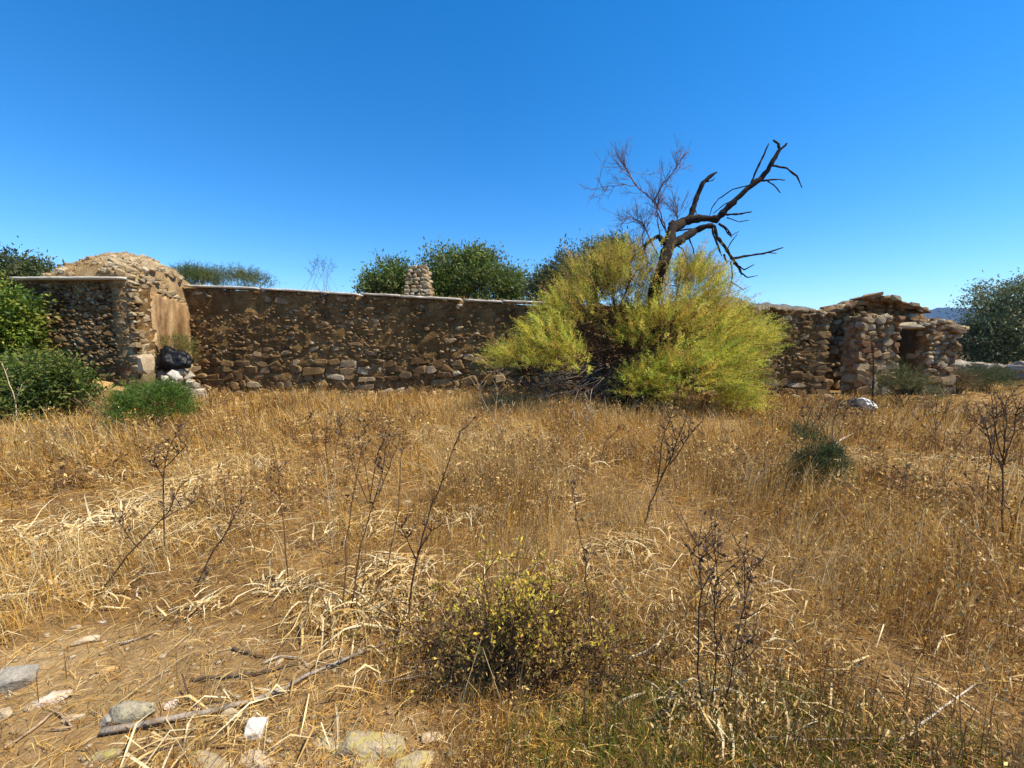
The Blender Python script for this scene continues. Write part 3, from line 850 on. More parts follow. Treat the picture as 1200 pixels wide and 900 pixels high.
# ---- olive trees beyond the wall
def ob(px, Y): q = P(px, 400, Y); return (q.x, q.y, 0)
tree('olive_tree', 'broad dark green tree behind the wall, just right of the chimney stump', ob(548, 20),
     [lobe_px(530, 322, 20, 34, 26), lobe_px(570, 330, 20, 36, 24), lobe_px(600, 338, 20, 18, 20, w=.5), lobe_px(515, 345, 20, 30, 22), lobe_px(560, 305, 20, 18, 12, w=.4)],
     900, 34, 0.22, 0.17, 0.36, [(0.11, 0.165, 0.03), (0.16, 0.215, 0.045), (0.22, 0.255, 0.065), (0.09, 0.12, 0.03)], 0.22)
tree('olive_tree', 'small dark tree behind the wall, left of the chimney stump', ob(458, 19),
     [lobe_px(462, 326, 19, 22, 16), lobe_px(444, 336, 19, 20, 13), lobe_px(480, 335, 19, 16, 18)],
     420, 32, 0.19, 0.16, 0.36, [(0.10, 0.15, 0.03), (0.14, 0.19, 0.045), (0.19, 0.22, 0.06)], 0.16)
tree('olive_tree', 'grey green olive tree behind the wall beside the yellow bush', ob(690, 17),
     [lobe_px(700, 312, 17, 24, 24), lobe_px(668, 322, 17, 26, 22), lobe_px(640, 336, 17, 20, 16), lobe_px(720, 300, 17, 16, 16, w=.6)],
     640, 32, 0.18, 0.15, 0.32, [(0.12, 0.145, 0.06), (0.16, 0.185, 0.08), (0.10, 0.12, 0.045)], 0.2)
tree('olive_tree', 'grey green tree beyond the low stone wall at the far right', ob(1200, 24),
     [lobe_px(1195, 350, 24, 38, 20), lobe_px(1165, 385, 24, 34, 30), lobe_px(1215, 385, 24, 45, 38), lobe_px(1150, 400, 24, 24, 22), lobe_px(1180, 410, 24, 34, 20)],
     1200, 34, 0.25, 0.18, 0.32, [(0.13, 0.155, 0.065), (0.19, 0.215, 0.095), (0.10, 0.12, 0.045), (0.25, 0.27, 0.13)], 0.25)
tree('evergreen_tree', 'dark tree rising behind the left end of the annex', ob(12, 14.5),
     [lobe_px(2, 318, 14.5, 26, 20), lobe_px(44, 322, 14.5, 18, 12, w=.5), lobe_px(25, 345, 14.5, 26, 26), lobe_px(-20, 340, 14.5, 30, 30)],
     560, 32, 0.16, 0.13, 0.36, [(0.07, 0.095, 0.03), (0.10, 0.125, 0.04), (0.13, 0.145, 0.05)], 0.16)
GREEN = [(0.06, 0.12, 0.014), (0.10, 0.17, 0.018), (0.17, 0.23, 0.025), (0.26, 0.28, 0.035)]
tree('evergreen_shrub', 'tall bright green shrub at the left edge before the annex', ob(2, 9.6),
     [lobe_px(5, 375, 9.6, 26, 32), lobe_px(-10, 410, 9.6, 34, 45), lobe_px(20, 440, 9.6, 20, 26, w=.7)],
     760, 34, 0.12, 0.095, 0.42, GREEN, 0.06, 'shrub', trunk_h=0.3, crown='foliage', stem='stems')
tree('evergreen_shrub', 'low spreading dark green bush below the annex wall', ob(45, 8.4),
     [lobe_px(15, 460, 8.4, 32, 30), lobe_px(58, 445, 8.4, 26, 28, w=.8), lobe_px(48, 475, 8.4, 28, 22), lobe_px(-20, 465, 8.4, 30, 34), lobe_px(84, 450, 8.4, 16, 20, w=.22)],
     620, 34, 0.13, 0.085, 0.45, [(0.06, 0.10, 0.018), (0.08, 0.125, 0.02), (0.13, 0.17, 0.03), (0.17, 0.19, 0.04)], 0.05, 'shrub', trunk_h=0.2, crown='foliage', stem='stems', limbs=14)

# ---- fine feathery shrubs
def feather(name, label, base, lobes, n, leaf, cols, cat='shrub', per=16, stem_col=(0.14, 0.10, 0.05), group=None, width=0.10, shell=0.35, nstem=24):
    """fine upright sprays of needle leaves filling the lobes"""
    root = thing(name, label, cat, base, group)
    a = Acc(); add_sprays(a, lobes, n, per, leaf, width, cols, Vector(base), shell)
    part('foliage', a, M_LEAF, root)
    t = Acc(); b = Vector(base)
    for i in range(nstem):
        l = random.choice(lobes); d = Vector(rand_dirs(1)[0]); c = Vector(l[0])
        e = c + Vector((d.x * l[1][0], d.y * l[1][1], abs(d.z) * l[1][2])) * 0.75
        limb(t, b + Vector((random.gauss(0, .06), random.gauss(0, .06), -0.03)), e, 0.008 + 0.01 * l[1][0], 0.003, stem_col, 0.05, 5, 4)
    part('stems', t, M_WOOD, root)
    return root

def add_sprays(a, lobes, n, per, leaf, width, cols, base, shell=0.35, droop=0.25, spray=3.2, jitter=0.15):
    w = np.array([l[2] for l in lobes], float); w /= w.sum()
    pick = rng.choice(len(lobes), n, p=w)
    C = np.array([tuple(l[0]) for l in lobes])[pick]; Rr = np.array([tuple(l[1]) for l in lobes])[pick]
    d = rand_dirs(n); d[:, 2] = np.where(d[:, 2] < -0.45, -d[:, 2], d[:, 2])
    p0 = C + d * Rr * (shell + (1 - shell) * rng.random((n, 1)) ** 0.5) * (1 + 0.12 * rng.normal(size=(n, 1)))
    p0[:, 2] = np.maximum(p0[:, 2], 0.05)
    out = nrm(p0 - np.array(tuple(base)) - np.array([0, 0, 0.2]))
    dr = nrm(out * 0.75 + d * 0.55 + rand_dirs(n) * 0.35 + np.array([0, 0, 0.35]))
    SL = leaf * spray * rng.uniform(0.6, 1.3, (n, 1))
    col = palette(n, cols, jitter)
    # leaflets along each spray
    tt = (np.arange(per) + 0.5) / per
    P3 = p0[:, None, :] + dr[:, None, :] * (SL * tt[None, :])[:, :, None] + np.array([0, 0, -1.0]) * (droop * SL * tt[None, :] ** 2)[:, :, None]
    pos = P3.reshape(-1, 3) + rng.normal(size=(n * per, 3)) * leaf * 0.12
    ld = nrm(np.repeat(dr, per, 0) * 0.75 + rand_dirs(n * per) * 0.75)
    Ln = leaf * rng.uniform(0.6, 1.2, n * per) * np.tile(1.1 - 0.5 * tt, n)
    cl = np.repeat(col, per, 0) * (1 + rng.normal(0, 0.1, (n * per, 1)))
    V, T, C3 = leaf_arrays(pos, ld, Ln, Ln * width, np.clip(cl, 0.004, 0.9)); a.add(V, T, C3)

JUN = [(0.08, 0.15, 0.02), (0.11, 0.19, 0.025), (0.16, 0.23, 0.035), (0.065, 0.11, 0.018)]
g = G(176, 510)
feather('green_shrub', 'rounded fresh green bush before the annex side wall', g, [lobe_px(176, 480, g.y, 36, 28), lobe_px(155, 488, g.y, 20, 22, w=.5), lobe_px(200, 478, g.y, 20, 24, w=.5)], 1500, 0.075, JUN)
g = G(957, 578)
feather('green_shrub', 'small dark green bush standing alone in the dry grass', g, [lobe_px(957, 555, g.y, 24, 24), lobe_px(972, 545, g.y, 14, 20, w=.4), lobe_px(945, 520, g.y, 18, 16, w=.15)], 900, 0.05, [(0.05, 0.075, 0.025), (0.07, 0.095, 0.03), (0.09, 0.105, 0.04), (0.04, 0.055, 0.02)])
g = G(1152, 459)
feather('green_shrub', 'low green bush in front of the low tumbled wall', g, [lobe_px(1152, 446, g.y, 24, 12), lobe_px(1138, 449, g.y, 14, 9, w=.5)], 900, 0.10, [(0.06, 0.085, 0.025), (0.09, 0.11, 0.035), (0.12, 0.13, 0.05)])
g = G(1122, 462)
feather('dry_shrub', 'brownish low bush at the foot of the hut corner', g, [lobe_px(1122, 450, g.y, 14, 10)], 350, 0.10, [(0.16, 0.11, 0.05), (0.12, 0.10, 0.04), (0.2, 0.14, 0.06)])
g = G(1055, 478)
feather('weedy_shrub', 'thin leafy green weeds growing before the hut pier', g, [lobe_px(1050, 452, g.y, 20, 24), lobe_px(1072, 455, g.y, 20, 14), lobe_px(1035, 462, g.y, 12, 20, w=.5), lobe_px(1090, 466, g.y, 14, 10, w=.5)], 620, 0.08, [(0.10, 0.12, 0.03), (0.14, 0.14, 0.04), (0.07, 0.085, 0.025), (0.18, 0.16, 0.06)], shell=0.1)
c_ = P(208, 405, 11.5)
feather('weedy_shrub', 'yellow green weeds sprouting at the foot of the plastered side', (c_.x, c_.y, 0.7), [lobe_px(207, 405, 11.3, 17, 9), lobe_px(219, 420, 11.3, 8, 14, w=.6)], 260, 0.09, [(0.16, 0.17, 0.04), (0.22, 0.2, 0.05), (0.10, 0.12, 0.03)])
# plants above the wall head
for (px, py, Y, rx, rz, lab, cols) in ((228, 331, 14.0, 20, 12, 'green bush showing above the wall next to the annex mound', [(0.10, 0.14, 0.03), (0.14, 0.17, 0.04), (0.08, 0.11, 0.03)]),
                                 (278, 332, 14.2, 34, 10, 'wide yellow green bush showing above the wall head', [(0.14, 0.16, 0.04), (0.19, 0.19, 0.06), (0.09, 0.12, 0.03)])):
    q = P(px, 400, Y)
    feather('green_shrub', lab, (q.x, q.y, 0), [lobe_px(px, py, Y, rx, rz), lobe_px(px, py + 20, Y, rx * 0.8, 22, w=.3)], 620, 0.13, cols)
q = P(379, 400, 13.2)
feather('twiggy_shrub', 'thin bare twigs rising above the middle of the wall', (q.x, q.y, 0), [lobe_px(378, 322, 13.2, 13, 14)], 40, 0.10, [(0.10, 0.09, 0.05), (0.08, 0.09, 0.04)], nstem=14)

# ---- the yellow green tamarisk and the dead tree that stands in it
TY = 9.9
tb = P(745, 400, TY + 0.3); tb.z = hz(tb.x, tb.y)
tam = thing('tamarisk_bush', 'large feathery yellow green bush before the wall', 'bush', tb)
YG = [(0.60, 0.52, 0.08), (0.70, 0.58, 0.11), (0.48, 0.46, 0.07), (0.36, 0.38, 0.06), (0.72, 0.55, 0.12)]
GR = [(0.34, 0.40, 0.06), (0.46, 0.49, 0.08), (0.58, 0.54, 0.10)]
OR = [(0.50, 0.33, 0.09), (0.44, 0.35, 0.08), (0.36, 0.30, 0.07), (0.56, 0.42, 0.13)]
a = Acc()
def L(px, py, dy, rx, rz, w=1.0, ry=None): return lobe_px(px, py, TY + dy, rx, rz, ry, w)
SP = dict(leaf=0.10, width=0.11, base=tb)
def plumes(lobes, n, cols, shell=0.25, spray=5.0): add_sprays(a, lobes, n, 34, 0.10, 0.12, cols, tb, shell, 0.22, spray, 0.32)
plumes([L(700, 345, .3, 46, 44), L(735, 325, .2, 38, 34), L(668, 372, .0, 34, 34)], 900, OR + YG[:3])
plumes([L(795, 345, .1, 44, 40), L(815, 328, .4, 22, 22, .4), L(780, 390, -.5, 46, 42), L(835, 385, -.3, 38, 38), L(755, 360, 1.0, 34, 40, .6)], 1400, YG + OR[:1])
plumes([L(640, 405, -.6, 34, 26), L(608, 426, -.7, 32, 18, .8), L(665, 425, -.9, 24, 22, .5), L(650, 375, -.2, 22, 22, .4)], 640, YG + GR[1:])
plumes([L(800, 445, -1.0, 48, 36), L(842, 440, -.8, 36, 36), L(755, 458, -.9, 30, 26, .6), L(862, 474, -.9, 22, 14, .4)], 1250, YG + GR)
plumes([L(868, 395, .2, 32, 20), L(892, 402, .3, 12, 14, .4), L(850, 420, -.2, 36, 26)], 520, GR + YG)
plumes([L(745, 398, -.3, 26, 34)], 150, YG)
plumes([L(822, 350, .3, 28, 34), L(885, 412, -.1, 22, 18, .5)], 300, YG + GR[1:])
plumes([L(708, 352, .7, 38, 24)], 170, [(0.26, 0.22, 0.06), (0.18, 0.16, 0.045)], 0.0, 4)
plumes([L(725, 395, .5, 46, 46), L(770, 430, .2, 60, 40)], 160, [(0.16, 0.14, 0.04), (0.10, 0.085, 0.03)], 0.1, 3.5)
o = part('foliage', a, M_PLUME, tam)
t = Acc(); random.seed(21)
tips = [(700, 300, .2), (735, 290, .3), (660, 340, .0), (625, 395, -.5), (590, 425, -.6), (800, 310, .2), (845, 335, .3), (870, 380, 0), (910, 395, .2), (880, 440, -.6), (820, 430, -1), (760, 420, -1), (700, 420, -.4), (650, 450, -.7), (740, 350, -.3), (690, 380, -.2), (780, 370, -.6), (830, 390, -.6)]
for (px, py, dy) in tips:
    e = P(px, py, TY + dy); b0 = tb + Vector((random.gauss(0, .25), random.gauss(0, .2), -0.05))
    pts = limb(t, b0, e, 0.05, 0.012, (0.10, 0.065, 0.035), 0.05, 7, 6)
    for k in range(22):
        s0 = pts[random.randrange(2, 7)]; e2 = s0 + Vector((random.gauss(0, .55), random.gauss(-.1, .45), abs(random.gauss(.35, .4))))
        limb(t, s0, e2, 0.014, 0.004, (0.13, 0.07, 0.04), 0.05, 4, 4)
# tangle of dead twigs under the skirts of the bush
for k in range(150):
    px = random.uniform(600, 760); py = random.uniform(440, 492); e = P(px, py, TY - random.uniform(0.2, 1.0))
    s0 = tb.lerp(e, random.uniform(0.2, 0.6)); s0.z = random.uniform(0.2, 1.1)
    limb(t, s0, e, 0.014, 0.004, (0.16, 0.13, 0.10), 0.08, 4, 4)
part('stems', t, M_WOOD, tam)
# leafless pinkish twigs above the bush
t = Acc(); TW_C = (0.26, 0.15, 0.11)
def twigs(acc, pts_px, Y, r0, n_side, ln, col, spread=1.0, lvl=2):
    pts = [P(px, py, Y + 0.1 * math.sin(i * 1.7)) for i, (px, py) in enumerate(pts_px)]
    fine = []
    for i in range(len(pts) - 1):
        for k in range(4): fine.append(pts[i].lerp(pts[i + 1], k / 4) + Vector((random.gauss(0, .012), random.gauss(0, .02), random.gauss(0, .012))))
    fine.append(pts[-1])
    m = len(fine)
    acc.tube(fine, [r0 * (1 - 0.8 * i / m) for i in range(m)], col, 4)
    def sub(q, d, l, r, lv):
        e = q + d * l; md = q.lerp(e, 0.5) + Vector((0, 0, -0.06 * l))
        acc.tube([q, md, e], [r, r * .7, r * .35], col, 3)
        if lv > 0:
            for k in range(4):
                f = random.uniform(0.2, 0.95); dd = (d + Vector((random.gauss(0, .5), random.gauss(0, .5), random.gauss(.25, .4))) * spread).normalized()
                sub(q.lerp(e, f), dd, l * random.uniform(0.35, 0.6), r * 0.6, lv - 1)
    for k in range(n_side):
        i = random.randrange(m // 4, m - 1); d = (fine[i + 1] - fine[i]).normalized()
        dd = (d * 0.7 + Vector((random.gauss(0, .55), random.gauss(0, .5), random.gauss(.15, .5))) * spread).normalized()
        sub(fine[i], dd, ln * random.uniform(0.5, 1.2), r0 * 0.35, lvl - 1)
for pts_px in ([(782, 275), (775, 250), (765, 235), (745, 218), (720, 216), (692, 223)], [(765, 236), (778, 215), (790, 200), (796, 186)], [(745, 218), (735, 200), (728, 188)], [(775, 290), (770, 255), (768, 235)],
               [(770, 300), (755, 262), (740, 255), (722, 266)], [(742, 330), (732, 300), (726, 285)], [(760, 310), (752, 280), (756, 258)], [(735, 345), (738, 310), (750, 285)], [(785, 275), (795, 255), (790, 235)]):
    twigs(t, pts_px, TY + 0.35, 0.018, 20, 0.5, TW_C, 1.0, 3)
part('bare_twigs', t, M_WOOD, tam)

dead = thing('dead_tree', 'bare black dead tree twisting above the yellow bush', 'tree', P(770, 478, TY + 0.6) * 1.0)
dead.location.z = 0
DK = (0.036, 0.026, 0.02)
def bough(acc, pts, Y, col=DK, sides=7, wob=0.006):
    """pts: (px, py, half width in photo pixels, depth offset)"""
    q, rr = [], []
    for i in range(len(pts) - 1):
        a0, a1 = pts[i], pts[i + 1]
        for k in range(4):
            f = k / 4; v = [a0[j] + (a1[j] - a0[j]) * f for j in range(4)]
            q.append(P(v[0], v[1], Y + v[3]) + Vector((random.gauss(0, wob), random.gauss(0, wob), random.gauss(0, wob)))); rr.append(v[2] * Y / FPX * random.uniform(0.74, 1.22))
    v = pts[-1]; q.append(P(v[0], v[1], Y + v[3])); rr.append(v[2] * Y / FPX)
    acc.tube(q, rr, col, sides)
DY = TY + 0.5
tr = Acc()
bough(tr, [(768, 490, 9, .1), (770, 430, 8, .1), (766, 350, 7, -.5), (776, 312, 6.5, -.9), (784, 290, 6, -.7), (788, 268, 5.5, -.35), (800, 261, 5, 0)], DY)
part('trunk', tr, M_WOOD, dead)
def branch(main, subs=()):
    b = Acc(); bough(b, main, DY)
    o = part('branch', b, M_WOOD, dead)
    if subs:
        s_ = Acc()
        for x in subs: bough(s_, x, DY, sides=4, wob=0.004)
        part('twigs', s_, M_WOOD, dead).parent = o
        s_o = o.children[0]; s_o.matrix_parent_inverse = o.matrix_parent_inverse.copy()
        s_o.matrix_parent_inverse = Matrix.Translation(dead.location).inverted() @ Matrix.Identity(4)
        s_o.matrix_parent_inverse = Matrix.Identity(4)
branch([(796, 262, 5, 0), (812, 257, 4.6, -.05), (826, 256, 4.2, -.1), (840, 257, 4, -.15), (850, 246, 3.4, -.2), (862, 234, 3.2, -.25), (880, 218, 3, -.3), (893, 208, 2.6, -.3), (904, 192, 2.2, -.35), (912, 178, 1.8, -.35), (922, 168, 1.0, -.35)],
       [[(914, 176, 1.5, -.35), (912, 169, 1.3, -.35), (906, 164, .8, -.35)],
        [(880, 216, 1.1, -.3), (886, 200, 1.0, -.3), (894, 184, .9, -.2), (901, 168, .5, -.2)],
        [(905, 194, 1.1, -.35), (922, 197, 1.0, -.4), (934, 206, .9, -.4), (940, 220, .5, -.4)],
        [(893, 212, 1.0, -.3), (908, 210, .9, -.4), (920, 211, .5, -.4)], [(898, 211, .8, -.3), (908, 218, .7, -.4), (915, 226, .4, -.4)],
        [(878, 217, .7, -.3), (858, 222, .6, -.1), (842, 233, .6, 0), (834, 244, .5, 0), (831, 254, .4, 0)],
        [(862, 233, .6, -.25), (848, 240, .5, -.2), (836, 250, .4, -.1)],
        [(846, 251, 1.2, -.2), (860, 251, 1.1, -.4), (872, 250, .9, -.5), (881, 248, .5, -.5)], [(852, 255, .7, -.2), (866, 260, .5, -.4), (878, 258, .3, -.4)]])
branch([(808, 258, 3.6, 0), (812, 245, 3.2, .05), (817, 230, 2.9, .1), (824, 214, 2.6, .1), (832, 207, 2.0, .12), (840, 202, 1.0, .12)],
       [[(813, 258, .8, 0), (816, 250, .6, .1), (814, 240, .4, .1)], [(826, 213, .8, .1), (834, 212, .5, .1), (838, 208, .3, .1)]])
branch([(788, 288, 5, -.65), (802, 278, 4.4, -.45), (815, 270, 3.8, -.2), (828, 265, 3.0, -.3), (838, 265, 2.0, -.35), (840, 278, 1.8, -.4), (850, 290, 1.8, -.45), (858, 303, 1.7, -.45), (864, 312, 1.5, -.45), (870, 322, 1.0, -.45)],
       [[(858, 303, 1.2, -.45), (876, 300, 1.1, -.5), (895, 297, 1.0, -.6), (918, 290, .5, -.6)], [(900, 296, .7, -.6), (910, 297, .4, -.6)],
        [(834, 262, 1.2, -.3), (836, 275, 1.1, -.4), (842, 290, 1.0, -.45), (846, 300, .6, -.45)],
        [(862, 310, 1.0, -.45), (872, 316, .8, -.5), (884, 310, .4, -.5)], [(866, 318, .8, -.45), (876, 325, .6, -.5), (888, 323, .3, -.5)],
        [(856, 306, 1.0, -.45), (858, 322, .8, -.4), (855, 340, .4, -.4)], [(857, 330, .6, -.4), (866, 336, .5, -.4), (872, 340, .3, -.4)],
        [(842, 262, 1.4, -.3), (852, 268, 1.0, -.3), (857, 276, .8, -.3), (866, 271, .4, -.3)], [(848, 266, .8, -.3), (854, 275, .6, -.3), (858, 278, .4, -.3)],
        [(852, 292, .6, -.4), (858, 282, .5, -.4), (864, 274, .3, -.4)], [(848, 298, 1.2, -.45), (852, 308, .8, -.4)]])
branch([(782, 290, 3, -.65), (772, 276, 2.4, -.5), (760, 284, 1.8, -.2), (752, 294, 1.4, -.3), (738, 304, .8, -.3)],
       [[(760, 284, 1.2, -.2), (752, 296, 1.0, -.3), (754, 306, .6, -.3)], [(768, 278, .9, -.1), (748, 292, .7, -.2), (728, 300, .4, -.2)], [(782, 275, 1, 0), (776, 262, .8, 0), (770, 248, .6, 0)],
        [(790, 285, 1, 0), (800, 292, .8, -.1), (806, 304, .4, -.1)], [(806, 276, .9, -.1), (812, 290, .7, -.2), (814, 302, .4, -.2)], [(796, 270, .9, -.1), (810, 268, .7, -.2), (808, 280, .4, -.2)]])
branch([(788, 268, 3.0, -.35), (786, 262, 2.6, -.3), (789, 258, 1.2, -.3)])

# ------------------------------------------------------------------ dry grass
def blades(base, h, w, phi, lean, col, tipcol=None, face=None):
    """curved tapering blades: base (n,3), height, width, heading and amount of lean"""
    n = len(base)
    d = np.stack([np.cos(phi), np.sin(phi), np.zeros(n)], 1)
    fa = rng.uniform(0, math.pi, n) if face is None else face
    sd = np.stack([np.cos(fa), np.sin(fa), np.zeros(n)], 1) * (w / 2)[:, None]
    up = np.array([0, 0, 1.0])
    mid = base + up * (h * 0.58)[:, None] + d * (lean * 0.32)[:, None]
    tip = base + up * h[:, None] + d * lean[:, None]
    V = np.stack([base - sd, base + sd, mid - sd * 0.75, mid + sd * 0.75, tip], 1).reshape(-1, 3)
    i = np.arange(n)[:, None] * 5
    T = np.concatenate([i + np.array([[0, 1, 3]]), i + np.array([[0, 3, 2]]), i + np.array([[2, 3, 4]])], 1).reshape(-1, 3)
    C = np.repeat(col, 5, 0)
    return V, T, C

def flat_blades(base, length, w, phi, arch, col):
    """fallen blades lying on the litter, a little arched and kinked"""
    n = len(base)
    d = np.stack([np.cos(phi), np.sin(phi), np.zeros(n)], 1)
    ph2 = phi + rng.normal(0, 0.5, n); d2 = np.stack([np.cos(ph2), np.sin(ph2), np.zeros(n)], 1)
    tilt = rng.normal(0, 0.7, n)
    sd = (np.stack([-np.sin(phi), np.cos(phi), np.zeros(n)], 1) * np.cos(tilt)[:, None] + np.array([0, 0, 1.0]) * np.sin(tilt)[:, None]) * (w / 2)[:, None]
    mid = base + d * (length * 0.5)[:, None] + np.array([0, 0, 1.0]) * arch[:, None]
    tip = mid + d2 * (length * 0.5)[:, None] - np.array([0, 0, 1.0]) * (arch * rng.uniform(0.2, 1.1, n))[:, None]
    V = np.stack([base - sd * .6, base + sd * .6, mid - sd, mid + sd, tip], 1).reshape(-1, 3)
    i = np.arange(n)[:, None] * 5
    T = np.concatenate([i + np.array([[0, 1, 3]]), i + np.array([[0, 3, 2]]), i + np.array([[2, 3, 4]])], 1).reshape(-1, 3)
    return V, T, np.repeat(col, 5, 0)

def wall_line_y(x):
    """front of the masonry as seen from above"""
    y = np.interp(x, [-40, A0.x - .1, A0.x, A1.x, A1.x + .05, A2.x, A2.x, B.x, B.x + .01, H0.x, H3.x, H3.x + .01, 60], [60, 60, A0.y, A1.y, A1.y + .2, A2.y, A.y, B.y, 13.0, H0.y, H3.y, 60, 60])
    return y - 0.05

def scatter(n, r0, r1, power, spread=R(66)):
    """points round the standpoint, thinning out with distance"""
    u = rng.random(n); k = 2 - power
    r = (r0 ** k + u * (r1 ** k - r0 ** k)) ** (1 / k)
    th = rng.uniform(-spread, spread, n)
    x, y = r * np.sin(th), r * np.cos(th)
    ok = (y < wall_line_y(x)) & (y > 0.6)
    return x[ok], y[ok], r[ok]

def greenish(x, y):
    e = (fbm(x * 1.9 + 4, y * 1.9, 17, 3) - 0.5) * 1.3
    return np.clip((1 - ((x - 1.1) / 1.1) ** 2 - ((y - 1.42) / 0.36) ** 2 + e) * 1.6, 0, 1)

GOLD = np.array([(0.66, 0.375, 0.07), (0.58, 0.305, 0.05), (0.72, 0.46, 0.12), (0.46, 0.235, 0.045), (0.76, 0.56, 0.21)])
PALE = np.array([(0.70, 0.54, 0.27), (0.80, 0.67, 0.40), (0.60, 0.42, 0.17), (0.50, 0.32, 0.11)])
BRWN = np.array([(0.27, 0.125, 0.026), (0.20, 0.09, 0.022), (0.34, 0.175, 0.04), (0.15, 0.07, 0.022)])
GRN = np.array([(0.15, 0.20, 0.02), (0.20, 0.25, 0.03), (0.12, 0.16, 0.02), (0.28, 0.27, 0.05)])

def pick(n, cols, w=None): return cols[rng.choice(len(cols), n, p=w)] * (1 + rng.normal(0, 0.16, (n, 1)))

# standing golden grass
x, y, r = scatter(520000, 0.9, 34, 1.25)
patch = fbm(x * 0.75, y * 0.75, 41, 4); tuft = fbm(x * 3.3, y * 3.3, 43, 3); mat_ = fbm(x * 0.5 + 31, y * 0.5 + 2, 44, 3)
keep = rng.random(len(x)) < np.clip(0.36 + 1.7 * (patch - 0.40) + 2.0 * (tuft - 0.47), 0.10, 1) * (1 - 0.93 * bare(x, y)) * (1 - 0.55 * greenish(x, y))
x, y, r, patch, mat_ = x[keep], y[keep], r[keep], patch[keep], mat_[keep]
n = len(x)
nearwall = np.clip(1 - (wall_line_y(x) - y) / 1.6, 0, 1)
flatm = np.clip((mat_ - 0.47) * 6, 0, 1) * np.clip((8 - r) / 3, 0, 1)                 # mats where the grass has gone down
tallness = 0.09 + 0.15 * np.clip((r - 1.5) / 2.5, 0, 1) + 0.20 * np.clip(patch - 0.38, 0, 1) * 2 - 0.02 * nearwall
h = tallness * np.where(rng.random(n) < 0.25, rng.uniform(0.9, 1.7, n), rng.uniform(0.3, 0.95, n)) * (1 - 0.6 * flatm)
far = np.clip((x - 8) / 2, 0, 1) * np.clip((y - 5) / 2, 0, 1); h *= (1 - 0.6 * far) * (1 - 0.35 * nearwall)
w = np.maximum(0.0022, 0.00075 * r) * rng.uniform(0.7, 1.4, n)
tone = fbm(x * 1.1 + 20, y * 1.1, 47, 4) + rng.normal(0, 0.06, n)
pb = rng.random(n)
C = pick(n, GOLD)
C = np.where(((pb < 0.13) | ((tone > 0.55) & (pb < 0.5)))[:, None], pick(n, PALE), C)
C = np.where(((pb > 0.90) | ((tone < 0.44) & (pb > 0.45)))[:, None], pick(n, BRWN), C)
wind = fbm(x * 0.6, y * 0.6, 49, 3) * 9 + rng.normal(0, 1.0, n)
base = np.stack([x, y, hgt(x, y) - 0.01], 1)
V, T, Cv = blades(base, h, w, wind, h * np.clip(rng.normal(0.45, 0.3, n), 0.05, 1.6) * (1 + 2.2 * flatm), C)
g1 = Acc(); g1.add(V, T, Cv)
# pale seed specks on the taller grass
q = rng.choice(n, 26000); sp = base[q] + np.stack([np.cos(wind[q]), np.sin(wind[q]), np.zeros(len(q))], 1) * (h[q] * .3)[:, None]; sp[:, 2] += h[q] * rng.uniform(.8, 1.15, len(q))
Ln = rng.uniform(.008, .022, len(q)) * np.clip(.6 + .22 * r[q], .7, 2.4)
V, T, Cv = leaf_arrays(sp, nrm(rand_dirs(len(q)) + np.array([0, 0, .8])), Ln, Ln * .4, pick(len(q), np.concatenate([PALE, GOLD[:3]]))); g1.add(V, T, Cv)
tag(link('dry_grass', g1.mesh('dry_grass'), M_GRASS), 'golden dry grass standing all over the field', 'grass', kind='stuff')

# litter of fallen straw, broad pale leaves in patches
x, y, r = scatter(330000, 0.9, 26, 1.35)
pp = fbm(x * 0.9 + 7, y * 0.9, 61, 4)
strawy = np.clip((pp - 0.47) * 5, 0, 1) * (0.4 + 0.6 * np.clip((1.8 - x) / 3, 0, 1)) * np.clip((10 - r) / 3, 0, 1)
keep = rng.random(len(x)) < (0.46 + 0.54 * strawy) * (1 - 0.25 * bare(x, y))
x, y, r, strawy = x[keep], y[keep], r[keep], strawy[keep]; n = len(x)
broad = rng.random(n) < strawy * 0.45 * np.clip((r - 1.75) / .6, .04, 1)
ln = np.where(broad, rng.uniform(0.10, 0.34, n), rng.uniform(0.04, 0.18, n)) * np.clip(0.6 + r * 0.12, 0.7, 1.5)
w = np.where(broad, rng.uniform(0.004, 0.010, n), np.maximum(0.0022, 0.0008 * r) * rng.uniform(0.7, 1.3, n))
pb = rng.random(n)
C = np.where(broad[:, None], pick(n, PALE, [.35, .25, .25, .15]), np.where((pb < 0.36)[:, None], pick(n, BRWN), np.where((pb < 0.55)[:, None], pick(n, PALE), pick(n, GOLD))))
base = np.stack([x, y, hgt(x, y) + rng.uniform(0.0, 0.05, n) * (1 - 0.7 * bare(x, y)) + 0.004], 1)
V, T, Cv = flat_blades(base, ln, w, rng.uniform(0, 6.283, n), rng.uniform(0, 0.06, n) * (0.4 + broad), C)
g2 = Acc(); g2.add(V, T, Cv)
tag(link('straw_litter', g2.mesh('straw_litter'), M_STRAW), 'fallen straw and dead leaves covering the ground', 'straw', kind='stuff')

